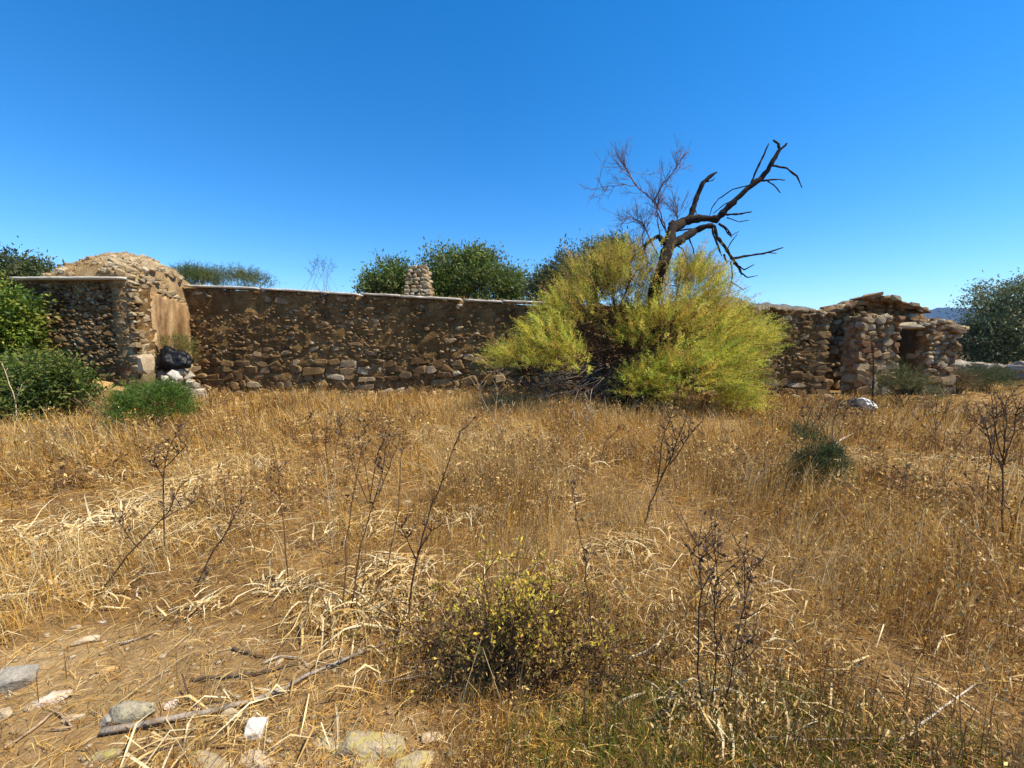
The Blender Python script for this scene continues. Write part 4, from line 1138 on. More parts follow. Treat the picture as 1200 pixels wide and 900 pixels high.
# dark seedy weeds that break up the gold
wd = Acc()
x, y, r = scatter(8500, 1.25, 13, 1.3)
m = fbm(x * 0.8 + 3, y * 0.8 + 8, 71, 3); keep = (rng.random(len(x)) < np.clip((m - 0.44 + .04 * np.clip(x, -1, 1)) * 4, 0.04, 1)) & (bare(x, y) < 0.3)
x, y, r = x[keep], y[keep], r[keep]; n = len(x)
nb = 26
px_ = np.repeat(x, nb) + rng.normal(0, 0.035, n * nb); py_ = np.repeat(y, nb) + rng.normal(0, 0.035, n * nb)
hh = np.repeat(rng.uniform(0.14, 0.42, n) * np.clip(0.55 + 0.2 * r, 0.6, 1.1), nb)
zz = hgt(px_, py_) + hh * rng.uniform(0.0, 1.0, n * nb)
bcol = np.array([(0.30, 0.16, 0.055), (0.40, 0.22, 0.065), (0.20, 0.11, 0.045), (0.50, 0.31, 0.10), (0.64, 0.45, 0.17)])
cc = np.repeat(bcol[rng.choice(5, n)], nb, 0) * (1 + rng.normal(0, .2, (n * nb, 1)))
Ln = rng.uniform(0.02, 0.045, n * nb) * np.repeat(np.clip(0.16 + 0.22 * r, .42, 1.6), nb)
V, T, C3 = leaf_arrays(np.stack([px_, py_, zz], 1), nrm(rand_dirs(n * nb) + np.array([0, 0, .6])), Ln, Ln * 0.35, cc); wd.add(V, T, C3)
base = np.stack([x, y, hgt(x, y)], 1)
for k in range(3):
    b2 = base + rng.normal(0, 0.02, (n, 3)) * np.array([1, 1, 0]); h2 = hh.reshape(n, nb)[:, 0] * rng.uniform(.8, 1.15, n)
    V, T, C3 = blades(b2, h2, np.maximum(0.004, 0.0011 * r), rng.uniform(0, 6.28, n), h2 * rng.uniform(0.05, .35, n), np.tile(np.array([0.24, 0.14, 0.06]), (n, 1))); wd.add(V, T, C3)
tag(link('dry_weeds', wd.mesh('dry_weeds'), M_STRAW), 'brown seeded weeds scattered through the grass', 'weeds', kind='stuff')

# green grass coming up near the standpoint
x, y, r = scatter(110000, 1.1, 2.8, 0.6)
keep = (rng.random(len(x)) < greenish(x, y) * 0.38); x, y, r = x[keep], y[keep], r[keep]; n = len(x)
h = rng.uniform(0.04, 0.13, n)
V, T, C3 = blades(np.stack([x, y, hgt(x, y) - .005], 1), h, rng.uniform(.002, .0045, n), rng.uniform(0, 6.28, n), h * rng.uniform(.1, .9, n), pick(n, GRN))
g3 = Acc(); g3.add(V, T, C3)
tag(link('green_grass', g3.mesh('green_grass'), M_GRASS), 'short fresh green grass among the straw at the bottom right', 'grass', kind='stuff')

# dry tufts along the wall heads
g4 = Acc()
def head_grass(p0, p1, n_dir, top, u0, u1, count, thick, hmax):
    p0 = np.array(tuple(p0)); t = nrm(np.array(tuple(Vector(p1) - Vector(p0)))); nn = np.array(tuple(n_dir))
    u = rng.uniform(u0, u1, count); u = u[rng.random(count) < np.clip((fbm(u * 2.0, u * 0, 81, 2) - 0.35) * 3, 0.05, 1)]; k = len(u)
    b = p0 + t * u[:, None] - nn * rng.uniform(0, thick, k)[:, None]; b[:, 2] = [top(float(q)) for q in u]
    h = rng.uniform(0.3, 1, k) * hmax
    V, T, C3 = blades(b, h, rng.uniform(.006, .012, k), rng.uniform(0, 6.28, k), h * rng.uniform(.1, .8, k), pick(k, np.concatenate([GOLD, PALE]))); g4.add(V, T, C3)
head_grass(A, B, NW, wall_top, 0.1, wall_u(645), 1500, 0.5, 0.14)
head_grass(A, B, NW, wall_top, wall_u(645), LW, 2600, 0.5, 0.22)
head_grass(H5, H6, NG, gab_top, LG * .45, LG, 300, 0.5, 0.15)
head_grass(H3, H4, NR, hs_top, 0, side_l, 500, 0.45, 0.2)
head_grass(H0, H1, NH, pier_top, 0.1, 1.1, 200, 0.4, 0.14)
for k in range(900):
    q = mound_p(random.random() * .8 + .1, random.random() * .6); bl = np.array([tuple(q)]); h1 = np.array([random.uniform(.04, .13)])
    V, T, C3 = blades(bl, h1, np.array([.009]), rng.uniform(0, 6.28, 1), h1 * .5, pick(1, np.concatenate([GOLD, PALE]))); g4.add(V, T, C3)
tag(link('wall_head_grass', g4.mesh('wall_head_grass'), M_GRASS), 'thin dry grass growing on top of the ruined walls', 'grass', kind='stuff')

# ------------------------------------------------------------------ clumps of dead broad leaves
def straw_clump(px, py, label, rad, n=70, flatness=0.55, group='dead leaf clumps in the field', wide=1.0):
    g = G(px, py); k = rad
    base = np.array([tuple(g)]) + np.concatenate([rng.normal(0, 0.30 * k, (n, 2)) * np.array([1.3, .8]), rng.uniform(0.0, 0.06, (n, 1))], 1)
    ang = np.where(rng.random(n) < .45, rng.normal(rng.uniform(0, 6.28), .55, n), rng.uniform(0, 6.283, n)); L_ = k * rng.uniform(0.25, 1.0, n); el_ = np.clip(rng.normal(0.35, 0.35, n) * (1.3 - flatness), 0.02, 1.3)
    wv = rng.uniform(0.004, 0.011, n) * wide * max(1.0, g.y / 3.2)
    col = pick(n, PALE, [.35, .3, .2, .15])
    d = np.stack([np.cos(ang), np.sin(ang)], 1); V = []; T = []; C = []
    seg = 4
    for i in range(n):
        p = base[i].copy(); a = el_[i]; hd = ang[i]; sd = np.array([-math.sin(hd), math.cos(hd), rng.normal(0, .6)]); sd /= np.linalg.norm(sd)
        o = len(V)
        for s_ in range(seg + 1):
            f = 1 - (s_ / seg) ** 2 * 0.9
            V.append(p - sd * wv[i] * f / 2); V.append(p + sd * wv[i] * f / 2); C += [col[i], col[i]]
            p = p + np.array([math.cos(hd) * math.cos(a), math.sin(hd) * math.cos(a), math.sin(a)]) * L_[i] / seg
            a -= rng.uniform(0.1, 0.6); hd += rng.normal(0, .28)
            p[2] = max(p[2], g.z + 0.006)
        for s_ in range(seg):
            q = o + s_ * 2; T += [(q, q + 1, q + 3), (q, q + 3, q + 2)]
    a_ = Acc(); a_.add(V, T, C)
    o = link('straw_clump', a_.mesh('straw_clump'), M_STRAW); tag(o, label, 'plant', group); return o
for (px, py, rad, n, lab) in (
    (412, 722, 0.36, 130, 'largest fan of pale dead leaves, at the foot of two tall stalks'),
    (470, 668, 0.40, 110, 'pale dead leaves fanned out between thin stalks, above the largest fan'),
    (425, 622, 0.42, 90, 'curled pale leaf clump left of the small round stone'),
    (500, 700, 0.30, 60, 'long flat straw leaves beside the yellow leaved shrub'),
    (125, 700, 0.26, 34, 'splayed pale leaves at the foot of a leaning stalk, bottom left'),
    (70, 690, 0.24, 40, 'small pale leaf clump near the left edge above the bare soil'),
    (226, 716, 0.22, 40, 'dead leaf clump with dark stump above the bare soil'),
    (35, 628, 0.42, 90, 'pale tangle of dead leaves at the left edge of the field'),
    (150, 605, 0.45, 90, 'pale tangle of dead leaves behind the leaning stalk on the left'),
    (345, 690, 0.28, 60, 'dead leaves at the foot of the thin stalk left of the largest fan'),
    (548, 602, 0.40, 60, 'dead leaf clump right of the small round stone'),
    (562, 552, 0.5, 70, 'dead leaf clump behind the small round stone, half way to the bush'),
    (640, 590, 0.4, 60, 'dead leaf clump right of the middle of the field'),
    (668, 548, 0.5, 60, 'pale dead leaves in the grass below the dark hollow of the bush'),
    (738, 640, 0.36, 70, 'pale leaf clump round the foot of a forked stalk'),
    (833, 828, 0.26, 110, 'upright clump of dead leaves at the foot of three dark stalks'),
    (255, 560, 0.5, 60, 'dead leaf clump in the grass in front of the long wall on the left'),
    (120, 560, 0.5, 50, 'dead leaf clump below the rounded green bush'),
    (1118, 540, 0.4, 40, 'small pale leaf clump by the dirt path on the right'),
    (850, 700, 0.24, 44, 'white curled dead leaves beside dark stalks on the right')):
    straw_clump(px, py, lab, rad * 1.05, int(n * 1.5), wide=1.25)

# ------------------------------------------------------------------ dry stalks
ST = {'brown': (0.13, 0.075, 0.04), 'dark': (0.075, 0.045, 0.03), 'pale': (0.46, 0.36, 0.22), 'tan': (0.28, 0.18, 0.09)}
def stalk(label, lines, style, col='brown', r=0.0055, seeds=0, twig=6, name='dry_stalk', cat='plant', group='dry flower stalks in the field'):
    """lines: lists of photo places from foot to tip; the first foot fixes the ground place"""
    g = G(*lines[0][0]); root = thing(name, label, cat, g, group); t = Acc(); sd = Acc(); cc = ST[col]
    tips = []
    r = r * max(1.0, g.y / 4.5)
    for li, ln in enumerate(lines):
        Y = g.y; pts = []
        for i, (px, py) in enumerate(ln):
            q = P(px, py, Y + 0.05 * i * math.sin(li * 2.1 + 1)) if (li or i) else g - Vector((0, 0, .02))
            pts.append(q)
        fine = []
        for i in range(len(pts) - 1):
            for k in range(3): fine.append(pts[i].lerp(pts[i + 1], k / 3) + Vector([random.gauss(0, .004) for _ in range(3)]))
        fine.append(pts[-1]); m_ = len(fine); r0 = r if li == 0 else r * .7
        t.tube(fine, [r0 * (1 - .6 * i / m_) for i in range(m_)], cc, 5)
        for k in range(twig):
            i = random.randrange(m_ // 2, m_); f0 = fine[i]; ang = random.uniform(0, 6.28); l_ = random.uniform(.05, .16) * (1.6 if style == 'branchy' else 1)
            e = f0 + Vector((math.cos(ang) * .6, math.sin(ang) * .6, random.uniform(.4, 1))) * l_
            t.tube([f0, f0.lerp(e, .5) + Vector((0, 0, -.01)), e], [r * .45, r * .38, r * .25], cc, 4); tips.append((f0, e))
        tips.append((fine[max(0, m_ - 4)], fine[-1]))
    part('stem', t, M_WOOD, root)
    if seeds:
        pos = []
        for k in range(seeds):
            a0, e = random.choice(tips); pos.append(tuple(a0.lerp(e, random.uniform(.25, 1.05)) + Vector([random.gauss(0, .007) for _ in range(3)])))
        pos = np.array(pos); k = len(pos); Ln = rng.uniform(.014, .034, k) * max(1, g.y / 4)
        V, T, C3 = leaf_arrays(pos, nrm(rand_dirs(k) + np.array([0, 0, .7])), Ln, Ln * .5, pick(k, np.array([(0.12, 0.07, 0.045), (0.18, 0.11, 0.06), (0.09, 0.05, 0.035), (0.26, 0.18, 0.09)])))
        sd.add(V, T, C3); part('seed_heads', sd, M_STRAW, root)['kind'] = 'stuff'
    return root
random.seed(5)
S = stalk
S('brown stalk leaning right out of splayed pale leaves, bottom left', [[(112, 698), (150, 650), (197, 600), (213, 568)], [(160, 640), (140, 612)], [(190, 608), (225, 590)]], 'seed', 'brown', .006, 90, 8)
S('upright reddish stalk with seeded top below the rounded green bush', [[(194, 655), (191, 590), (193, 548), (200, 520), (212, 500)], [(193, 548), (218, 522)], [(192, 560), (180, 540)]], 'seed', 'brown', .006, 120, 10)
S('short bent stalk leaning right above the bare soil', [[(224, 695), (245, 655), (270, 617), (288, 578)], [(258, 635), (275, 605)]], 'seed', 'brown', .006, 60, 6)
S('thin straight stalk standing alone in smooth grass on the left', [[(338, 685), (332, 620), (328, 570), (320, 520)]], 'bare', 'brown', .0045, 30, 4)
S('tall thin stalk, left of the pair in the largest leaf fan', [[(402, 724), (405, 660), (411, 590), (428, 505)]], 'seed', 'brown', .005, 40, 5)
S('tall thin stalk, right of the pair in the largest leaf fan', [[(408, 722), (425, 640), (440, 580), (457, 500)]], 'seed', 'brown', .005, 60, 6)
S('dark slanting stalk, longest in the field, reaching up to the right', [[(476, 734), (487, 660), (500, 612), (518, 560), (540, 505)], [(487, 655), (470, 618)], [(489, 648), (505, 622)]], 'seed', 'dark', .0065, 70, 5)
S('thin pale double stem left of the small round stone', [[(391, 650), (386, 600), (381, 545)], [(392, 650), (391, 600), (392, 548)]], 'bare', 'pale', .005, 0, 2)
S('thin brown stalk just left of the small round stone', [[(452, 680), (462, 620), (470, 550), (472, 520)]], 'bare', 'brown', .0045, 20, 4)
S('dense cluster of dark seeded stalks in the middle of the field', [[(432, 590), (440, 540), (452, 505)], [(436, 590), (428, 545), (420, 515)], [(440, 590), (455, 550), (470, 512)], [(430, 588), (412, 540), (398, 500)]], 'seed', 'dark', .006, 240, 12)
S('seeded brown stalks in front of the wall, left of the dark cluster', [[(385, 560), (382, 520), (384, 480)], [(388, 560), (395, 520), (404, 488)], [(384, 558), (368, 520), (360, 492)]], 'seed', 'brown', .006, 170, 10)
S('pale bare twigs standing before the wall left of the yellow bush', [[(582, 520), (580, 480), (584, 455)], [(581, 500), (600, 478)], [(580, 492), (566, 470), (560, 452)]], 'branchy', 'pale', .006, 0, 7)
S('grey forked twigs against the dark hollow of the yellow bush', [[(676, 548), (678, 520), (690, 480), (694, 455)], [(684, 498), (700, 480)], [(682, 510), (670, 478)]], 'branchy', 'pale', .006, 0, 8)
S('slender grey twigs left of the dark hollow of the yellow bush', [[(660, 538), (652, 500), (646, 470)], [(656, 520), (668, 490)]], 'branchy', 'tan', .005, 20, 6)
S('forked seeded stalk rising in front of the yellow bush', [[(750, 625), (762, 590), (775, 560), (790, 530), (803, 490), (812, 458)], [(770, 566), (776, 520), (790, 475)], [(785, 545), (802, 520), (815, 500)], [(774, 560), (780, 548), (784, 522)]], 'branchy', 'dark', .0075, 130, 8)
S('leaning dark stalk below the dark hollow of the bush', [[(702, 548), (708, 520), (722, 505), (735, 500)]], 'branchy', 'brown', .006, 30, 8)
S('thin dark stalk rising right of the yellow leaved shrub', [[(694, 775), (692, 720), (686, 660), (678, 620), (672, 575)]], 'seed', 'brown', .0045, 60, 6)
S('pale dry stem behind the yellow leaved shrub', [[(588, 640), (590, 605), (597, 580)]], 'bare', 'pale', .0045, 0, 3)
S('three dark stalks with bushy seed tops growing from a leaf clump', [[(822, 838), (818, 760), (822, 690), (818, 640)], [(832, 838), (840, 760), (838, 690), (842, 648)], [(842, 838), (858, 780), (868, 725)]], 'branchy', 'dark', .0045, 260, 16)
S('dark seeded stalk right of the three dark stalks', [[(874, 748), (873, 700), (872, 650)], [(873, 705), (882, 670)]], 'branchy', 'dark', .0045, 90, 8)
S('candelabra stalk with dark upright fingers at the right edge, tallest there', [[(1174, 640), (1175, 580), (1176, 530), (1176, 490)], [(1175, 540), (1166, 500), (1163, 470)], [(1175, 545), (1188, 505), (1192, 480)], [(1176, 530), (1180, 495), (1181, 466)], [(1175, 555), (1160, 520), (1155, 495)]], 'branchy', 'brown', .007, 160, 10)
S('slim curved dark stalk left of the tall candelabra', [[(1157, 598), (1159, 560), (1165, 520), (1168, 472)], [(1162, 535), (1156, 500)]], 'branchy', 'dark', .006, 70, 6)
S('pale candelabra stalk beside the dirt path', [[(1097, 540), (1096, 505), (1097, 478), (1100, 462)], [(1096, 510), (1086, 488), (1082, 470)], [(1096, 505), (1108, 485), (1116, 466)], [(1096, 515), (1078, 495)], [(1097, 500), (1093, 478), (1090, 462)]], 'branchy', 'tan', .0065, 110, 9)
S('leaning stalk right of the pale candelabra by the path', [[(1112, 537), (1130, 512), (1148, 496), (1160, 482)], [(1135, 508), (1140, 488)]], 'branchy', 'brown', .006, 60, 6)
S('brown stalk leaning out of the frame at the right edge', [[(1181, 640), (1188, 612), (1200, 585), (1210, 560)], [(1188, 612), (1180, 590)]], 'branchy', 'dark', .006, 20, 5)
S('dark stalks standing in the small dark green bush', [[(975, 560), (974, 520), (977, 490), (983, 470)], [(975, 530), (985, 505), (992, 480)], [(974, 525), (962, 500), (958, 478)], [(975, 540), (968, 515)]], 'branchy', 'brown', .0055, 100, 10)
S('reddish stalks before the end of the long wall', [[(945, 520), (946, 495), (952, 478)], [(946, 505), (940, 480)], [(945, 510), (958, 490)], [(948, 520), (968, 495), (972, 476)]], 'branchy', 'brown', .006, 110, 9)
S('dark straight stalk leaning on the hut pier', [[(1022, 478), (1023, 450), (1024, 412)]], 'bare', 'dark', .012, 0, 3)
S('bare brown twigs between the two bushes on the left', [[(108, 520), (112, 490), (120, 462)], [(110, 505), (98, 475)], [(110, 500), (124, 480)]], 'branchy', 'tan', .006, 20, 8)
S('pale twisted stem in front of the low spreading bush', [[(20, 500), (18, 470), (8, 440), (2, 425)], [(18, 470), (26, 450)]], 'bare', 'pale', .007, 0, 3)

# ------------------------------------------------------------------ the yellow leaved shrub near the standpoint
g = G(590, 812)
sh = thing('yellow_leaved_shrub', 'low shrub with small yellow green leaves and dark twigs at the centre front', 'shrub', g)
t = Acc(); lv_p, lv_d = [], []
random.seed(9)
for k in range(150):
    px = random.gauss(610, 78); py = random.uniform(636, 800) + abs(px - 606) * .55; Yk = g.y + random.uniform(-.15, .6)
    e = P(px, min(py, 800), Yk)
    if e.z < .08: e.z = .08
    b0 = g + Vector((random.gauss(0, .06), random.gauss(.06, .05), -.02))
    pts = limb(t, b0, e, .0055, .0018, (0.16, 0.09, 0.05), .05, 5, 4)
    for j in range(9):
        s0 = pts[random.randrange(2, 6)]; e2 = s0 + Vector((random.gauss(0, .05), random.gauss(0, .05), abs(random.gauss(.03, .05))))
        t.tube([s0, e2], [.0018, .001], (0.13, 0.07, 0.04), 3)
        for q in range(9):
            f = random.uniform(.3, 1); lv_p.append(tuple(s0.lerp(e2, f) + Vector([random.gauss(0, .006) for _ in range(3)])))
part('stems', t, M_WOOD, sh)
lv_p = np.array(lv_p); k = len(lv_p)
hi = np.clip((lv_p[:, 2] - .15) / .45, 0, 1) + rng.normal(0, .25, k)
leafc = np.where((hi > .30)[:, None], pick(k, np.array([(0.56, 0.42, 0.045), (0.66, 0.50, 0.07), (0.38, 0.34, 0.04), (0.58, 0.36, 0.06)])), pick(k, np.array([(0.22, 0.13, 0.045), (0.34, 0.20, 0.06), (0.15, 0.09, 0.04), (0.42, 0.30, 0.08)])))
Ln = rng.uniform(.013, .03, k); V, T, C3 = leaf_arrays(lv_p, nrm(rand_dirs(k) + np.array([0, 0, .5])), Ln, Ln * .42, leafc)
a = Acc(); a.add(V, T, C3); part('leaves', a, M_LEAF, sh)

# ------------------------------------------------------------------ sticks
def stick(label, pts, r, col, lift=0.0, name='fallen_stick', sides=7, taper=.45):
    """pts: photo places on the ground, or (px, py, height above the ground)"""
    q = []
    for p in pts:
        if len(p) == 3:
            g0 = G(p[0], p[1]); 
            q.append(P(p[0], p[1], p[2]))
        else: q.append(G(*p) + Vector((0, 0, lift + r * .8)))
    fine = []
    for i in range(len(q) - 1):
        for k in range(4): fine.append(q[i].lerp(q[i + 1], k / 4) + Vector([random.gauss(0, r * .22) for _ in range(3)]))
    fine.append(q[-1]); m_ = len(fine); t = Acc()
    t.tube(fine, [r * (1 - (1 - taper) * i / m_) * random.uniform(.88, 1.1) for i in range(m_)], col, sides)
    return tag(link(name, t.mesh(name), M_WOOD), label, 'stick')
GREY = (0.36, 0.29, 0.22); DKW = (0.14, 0.095, 0.065); STR = (0.55, 0.42, 0.22)
stick('long grey stick lying across the bare soil, thickest of all', [(118, 862), (200, 848), (300, 826), (345, 805), (392, 782), (480, 745)], .013, GREY, .012)
stick('thin dark stick crossing over the long grey stick', [(213, 876), (222, 850, 1.62), (221, 815, 1.68), (213, 790, 1.75)], .006, (0.16, 0.10, 0.075))
stick('dark stick lying just above the long grey stick', [(222, 800), (262, 796), (300, 792), (350, 780)], .008, DKW, .008)
stick('short dark stick at the edge of the bare soil', [(272, 762), (292, 768), (312, 772)], .008, DKW, .006)
stick('bleached curved twig beside the short dark stick', [(308, 780), (330, 772), (352, 774), (362, 784)], .005, (0.5, 0.42, 0.32), .012)
stick('bent pale stick at the bottom left corner', [(6, 880), (35, 862), (66, 836), (78, 846), (84, 856), (60, 858)], .006, (0.42, 0.29, 0.17), .01)
stick('long straight straw lying across the bare soil', [(130, 836), (170, 806), (226, 768)], .0028, STR, .02)
stick('short bleached stick above the bare soil', [(142, 757), (160, 751), (178, 744)], .006, GREY, .006)
stick('knobbly white stick at the bottom right, leaning up to the right', [(1052, 880), (1085, 855), (1110, 835), (1142, 812)], .0055, (0.66, 0.58, 0.44), .04)
stick('thin white stick lying flat in the green grass at the bottom', [(895, 873), (940, 876), (980, 875), (1022, 874)], .005, (0.62, 0.54, 0.40), .03)
stick('forked white twig lying right of the yellow leaved shrub', [(735, 790), (755, 782), (772, 770), (786, 745)], .004, (0.6, 0.5, 0.36), .08)
stick('grey stick sticking out of the shrub shadow', [(440, 770), (475, 760), (515, 742), (540, 735)], .007, (0.4, 0.31, 0.22), .02)
stick('grey twig in the dark shadow left of the yellow leaved shrub', [(440, 805), (480, 800), (510, 792)], .005, (0.4, 0.33, 0.25), .02)
stick('white stick leaning in the grass behind the small dark green bush', [(972, 528), (985, 520), (1000, 512), (1008, 504)], .016, (0.66, 0.56, 0.42), .05)
for (lab, pts) in (('tall straw crossing in front of the shrub shadow, left one of two', [(532, 858), (548, 800, 1.55), (565, 745, 1.6)]), ('tall straw crossing in front of the shrub shadow, right one of two', [(592, 836), (580, 800, 1.6), (566, 760, 1.62)]),
                   ('bent straw standing over the pale rock at the bottom', [(355, 900), (378, 870, 1.45), (430, 780, 1.6)])):
    stick(lab, pts, .0025, STR, .0, 'dry_straw', 5)

# ------------------------------------------------------------------ loose stones
def rock(px, py, w, hgt_, label, mat, name='loose_stone', seed=0, depth=.8, sink=.3, rot=None, npts=34, cat='stone', power=.8):
    """w, hgt_: size in photo pixels at that place"""
    g = G(px, py + hgt_ * .5); s = g.y / FPX / max(.35, FWD.y)
    dist = (g - Vector((0, 0, EYE))).dot(FWD) / FPX
    m = hull_mesh(name, npts, seed + 900, power=power)
    bm = bmesh.new(); bm.from_mesh(m)
    bmesh.ops.bevel(bm, geom=bm.edges[:], offset=.07, segments=1, affect='EDGES'); bmesh.ops.triangulate(bm, faces=bm.faces[:])
    bmesh.ops.subdivide_edges(bm, edges=[e for e in bm.edges if e.calc_length() > .25], cuts=2, use_grid_fill=True); bmesh.ops.triangulate(bm, faces=bm.faces[:])
    for v in bm.verts:
        q = v.co; v.co = q * (1 + .16 * (float(fbm(np.array([q.x * 3 + q.z * 2 + 20]), np.array([q.y * 3 - q.z + 20]), seed, 4)[0]) - .5))
    bm.to_mesh(m); bm.free()
    o = link(name, m, mat); w *= .86; hgt_ *= .9; hw = w * dist / 2; hh = hgt_ * dist / 2 * .62; dp = max(hgt_ * dist / 2 * .75, hw * .4)
    o.scale = (hw, dp, hh); o.location = g + Vector((0, dp * .6, hh * (.7 - sink)))
    o.rotation_euler = rot or (random.gauss(0, .1), random.gauss(0, .1), random.uniform(-.5, .5))
    return tag(o, label, cat)
def rock_mat(name, a, b, sp=None, spw=.5):
    m, n, l = new_mat(name); geo = n.new('ShaderNodeNewGeometry')
    n1 = noise(n, l, 16, 6, geo.outputs['Position']); n2 = noise(n, l, 90, 5, geo.outputs['Position']); n3 = noise(n, l, 24, 5, geo.outputs['Position'], dist=.6)
    r = ramp(n, [(.35, a), (.65, b)]); l.new(n1.outputs[0], r.inputs[0])
    k = ramp(n, [(.3, (.7, .7, .7)), (.7, (1.2, 1.2, 1.2))]); l.new(n2.outputs[0], k.inputs[0]); c = mix(n, l, r.outputs[0], k.outputs[0], 1.0, 'MULTIPLY')
    if sp:
        q = ramp(n, [(.5, (0, 0, 0)), (.58, (1, 1, 1))]); l.new(n3.outputs[0], q.inputs[0]); c = mix(n, l, c, sp, math_node(n, l, 'MULTIPLY', q.outputs[0], spw))
    finish(n, l, c, .9, n2.outputs[0], .7, .01); return m
K_WHITE = rock_mat('white stone', (0.52, 0.48, 0.41), (0.68, 0.64, 0.56), (0.42, 0.36, 0.27), .5)
K_PINK = rock_mat('pinkish quartz', (0.55, 0.36, 0.24), (0.68, 0.52, 0.36), (0.7, 0.62, 0.48), .7)
K_GREY = rock_mat('grey stone with lichen', (0.24, 0.21, 0.15), (0.36, 0.31, 0.21), (0.50, 0.45, 0.26), .5)
K_OCHRE = rock_mat('ochre stone', (0.48, 0.28, 0.10), (0.58, 0.38, 0.16))
K_TAN = rock_mat('tan stone', (0.42, 0.30, 0.17), (0.55, 0.42, 0.26), (0.6, 0.52, 0.36), .5)
K_LICH = rock_mat('pale rock with yellow lichen', (0.30, 0.23, 0.14), (0.44, 0.35, 0.22), (0.46, 0.38, 0.10), .7)
K_BLUE = rock_mat('bluish grey stone', (0.26, 0.23, 0.19), (0.36, 0.32, 0.26), (0.44, 0.38, 0.28), .6)
rock(296, 848, 27, 34, 'square white stone block beside the long grey stick', K_WHITE, seed=1, power=.35, npts=40, rot=(.75, .08, .12), sink=.2)
rock(54, 815, 46, 22, 'pinkish white stone on the bare soil, lower left', K_PINK, seed=2)
rock(146, 828, 58, 42, 'grey lichened stone propped over a dark hollow beside the long stick', K_GREY, seed=3, sink=.05, rot=(-.25, .1, .2))
rock(124, 838, 24, 26, 'small dark grey stone propping the lichened stone', K_BLUE, seed=23, sink=.2)
rock(2, 782, 50, 60, 'bluish grey boulder cut by the left edge', K_BLUE, seed=4)
rock(0, 832, 24, 22, 'small pale stone at the left edge below the boulder', K_TAN, seed=5)
rock(123, 782, 26, 14, 'flat ochre stone on the bare soil', K_OCHRE, seed=6, sink=.35)
rock(98, 747, 34, 16, 'flat tan stone above the ochre stone', K_TAN, seed=7, sink=.35)
rock(198, 822, 16, 18, 'small cream stone between the long stick and the lichened stone', K_PINK, seed=8)
rock(117, 727, 12, 9, 'tiny cream stone below splayed pale leaves', K_PINK, seed=9)
rock(87, 733, 12, 8, 'tiny tan stone left of splayed pale leaves', K_TAN, seed=10)
rock(83, 838, 28, 16, 'tan stone inside the bend of the pale stick', K_TAN, seed=11)
rock(115, 880, 46, 24, 'pale lichened rock at the bottom edge left of the long stick', K_LICH, seed=12, sink=.78)
rock(240, 888, 76, 34, 'pale flat rock at the bottom edge below the white block', K_LICH, seed=13, sink=.78)
rock(300, 885, 60, 24, 'tan flat rock in the ground below the white block', K_TAN, seed=14, sink=.78)
rock(380, 868, 50, 22, 'pale rock right of the white block', K_LICH, seed=15, sink=.78)
rock(432, 862, 100, 46, 'large rock covered in yellow lichen at the bottom', K_LICH, seed=16, sink=.78, power=.6)
rock(482, 886, 66, 38, 'lichened rock to the right of the largest lichened rock', K_LICH, seed=17, sink=.78)
rock(426, 893, 50, 28, 'yellow lichened rock cut by the bottom edge', K_LICH, seed=18, sink=.78)
rock(505, 858, 36, 22, 'pale rock in the shadow of the yellow leaved shrub', K_TAN, seed=19, sink=.78)
rock(477, 586, 15, 16, 'small round pale stone in the middle of the field', K_TAN, seed=20, sink=.1, power=.95)
rock(268, 832, 36, 22, 'brownish stone left of the white block', K_TAN, seed=21, sink=.5)
rock(860, 520, 16, 12, 'small dark stone in the grass right of the bush skirts', K_GREY, seed=22)

# pebbles and crumbs of soil on the bare ground
its = []; r_ = random.Random(4); pbt = []
x, y, r = scatter(5200, 1.0, 4.5, 1.0); b_ = bare(x, y); kp = rng.random(len(x)) < (.12 + .88 * b_); x, y = x[kp], y[kp]
Vs, Ts, tn, n0 = [], [], [], 0
for i in range(len(x)):
    sz = abs(r_.gauss(0, .006)) + .003; M_ = stone_M(Vector((x[i], y[i], hz(x[i], y[i]) + sz * .3)), Matrix.Identity(4), (sz * r_.uniform(.8, 1.6), sz, sz * .6), 0, 0, r_.uniform(0, 3))
    k = r_.randrange(16); Aa = np.array(M_); v, t_ = SV[k]; Vs.append(v @ Aa[:3, :3].T + Aa[:3, 3]); Ts.append(t_ + n0); n0 += len(v); tn.append(np.full(len(v), r_.random()))
tag(link('pebbles', make_mesh('pebbles', np.concatenate(Vs), np.concatenate(Ts), tint=np.concatenate(tn)), M_STONE_PALE), 'pebbles and crumbs of earth on the bare soil', 'pebbles', kind='stuff')

# ------------------------------------------------------------------ the black sheet with pale rubble, and the dark boulder by the hut
def lump(name, c, rx, ry, rz, mat, label, cat, seed, amp=.25, fold=5.0, pinch=None):
    bm = bmesh.new(); bmesh.ops.create_icosphere(bm, subdivisions=4, radius=1)
    for v in bm.verts:
        d = v.co.normalized(); k = 1 + amp * (float(fbm(np.array([d.x * fold + d.z * 2 + 9]), np.array([d.y * fold - d.z * 1.7 + 9]), seed, 4)[0]) - .5) * 2
        v.co = Vector((d.x * rx * k, d.y * ry * k, d.z * rz * k))
        if pinch:
            q = max(0, d.dot(Vector(pinch).normalized())) ** 14; v.co += Vector(pinch) * q * rz * .45
        if v.co.z < -rz * .6: v.co.z = -rz * .6
    m = bpy.data.meshes.new(name); bm.to_mesh(m); bm.free()
    for p in m.polygons: p.use_smooth = True
    o = link(name, m, mat, loc=c); return tag(o, label, cat)
c_ = P(204, 424, 11.0)
lump('black_plastic_sheet', c_, .40, .33, .30, M_BLACK, 'black plastic sheet bundled on pale rubble at the foot of the plastered side', 'plastic sheet', 3, .42, 7, (-.1, -.3, .9))
r_ = random.Random(12)
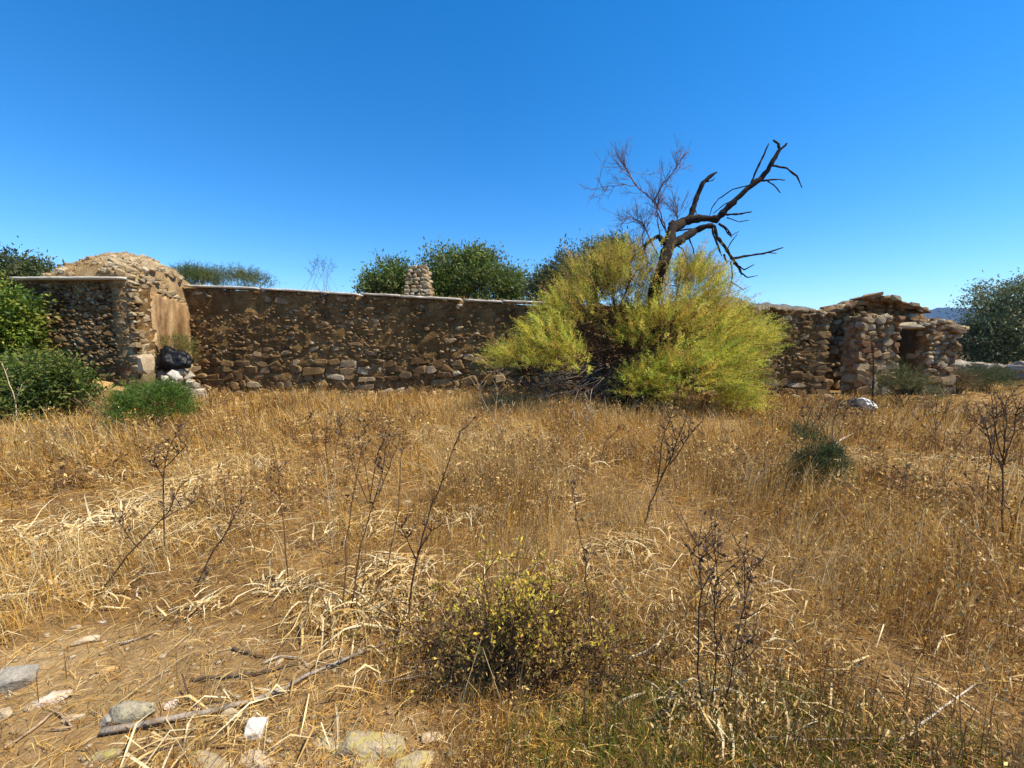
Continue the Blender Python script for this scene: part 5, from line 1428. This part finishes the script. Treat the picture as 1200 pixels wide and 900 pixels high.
heap = thing('rubble_heap', 'heap of pale broken stones under the black plastic sheet', 'rubble', (c_.x, c_.y, 0))
its = []
for k in range(110):
    u, v_ = r_.gauss(0, .38), r_.gauss(0, .3); top_ = max(.05, .85 - (u * u + v_ * v_) * 1.5); zz = r_.uniform(0, top_)
    sz = r_.uniform(.07, .2); its.append((stone_M(Vector((c_.x + u, c_.y + v_, zz)), Matrix.Identity(4), (sz, sz * .8, sz * .6), r_.gauss(0, .4), r_.gauss(0, .4), r_.uniform(0, 3)), r_.randrange(16), sz * sz))
emit_stones(its, heap, M_FIELD, 110)
for k, (px, py, w_, h_, lab) in enumerate(((204, 440, 11, 14, 'bright white stone leaning under the black plastic sheet'), (193, 444, 7, 8, 'small white stone left of the leaning white one below the black sheet'))):
    q = P(px, py, 10.4); m = hull_mesh('loose_stone', 24, 700 + k); o = link('loose_stone', m, K_WHITE, loc=q); o.scale = (w_ * .0108, .12, h_ * .0108); o.rotation_euler = (.2, -.5, .3); tag(o, lab, 'stone')
# tan boulders of fallen masonry at the annex foot
for k, (px, py, w_, h_, lab, mt) in enumerate(((118, 452, 24, 16, 'ochre fallen block at the foot of the annex wall, left one', K_OCHRE), (138, 462, 30, 20, 'ochre fallen block at the foot of the annex wall, right one', K_OCHRE), (171, 428, 9, 26, 'tall pale upright stone at the annex corner', K_TAN))):
    q = P(px, py, 9.8); m = hull_mesh('loose_stone', 26, 720 + k); o = link('loose_stone', m, mt, loc=q); o.scale = (w_ * .0102, .22, h_ * .0102); tag(o, lab, 'stone')
g = G(1012, 489)
K_BW = rock_mat('dark stone splashed white', (0.02, 0.02, 0.022), (0.05, 0.048, 0.045), (0.75, 0.74, 0.72), .0)
def bw():
    m, n, l = new_mat('dark boulder with white crust'); geo = n.new('ShaderNodeNewGeometry'); tc = n.new('ShaderNodeTexCoord')
    n1 = noise(n, l, 5, 5, tc.outputs['Object']); n2 = noise(n, l, 30, 4, tc.outputs['Object'])
    sx = n.new('ShaderNodeSeparateXYZ'); l.new(tc.outputs['Object'], sx.inputs[0])
    f = math_node(n, l, 'ADD', n1.outputs[0], math_node(n, l, 'ADD', math_node(n, l, 'MULTIPLY', sx.outputs['Z'], 1.2), math_node(n, l, 'MULTIPLY', sx.outputs['X'], .35)))
    q = ramp(n, [(.80, (0.03, 0.03, 0.032)), (.84, (0.78, 0.77, 0.75))]); l.new(f, q.inputs[0])
    finish(n, l, q.outputs[0], .6, n2.outputs[0], .4, .02); return m
lump('dark_boulder', g + Vector((0, .2, .13)), .34, .28, .24, bw(), 'dark boulder with a bright white top before the hut doorway', 'boulder', 6, .3, 3)

# ------------------------------------------------------------------ air between here and the hills
bm = bmesh.new(); bmesh.ops.create_cube(bm, size=2)
for v in bm.verts: v.co = Vector((v.co.x * 6050, v.co.y * 6050 + 6, 190 + v.co.z * 191.5))
m = bpy.data.meshes.new('haze'); bm.to_mesh(m); bm.free()
hm = bpy.data.materials.new('thin blue air'); hm.use_nodes = True; hn = hm.node_tree.nodes; hn.clear()
pv_ = hn.new('ShaderNodeVolumePrincipled'); ho = hn.new('ShaderNodeOutputMaterial')
pv_.inputs['Color'].default_value = (0.18, 0.46, 1.0, 1); pv_.inputs['Density'].default_value = 0.00007
hm.node_tree.links.new(pv_.outputs[0], ho.inputs['Volume'])
tag(link('haze', m, hm), 'thin blue air before the distant hills', kind='stuff')
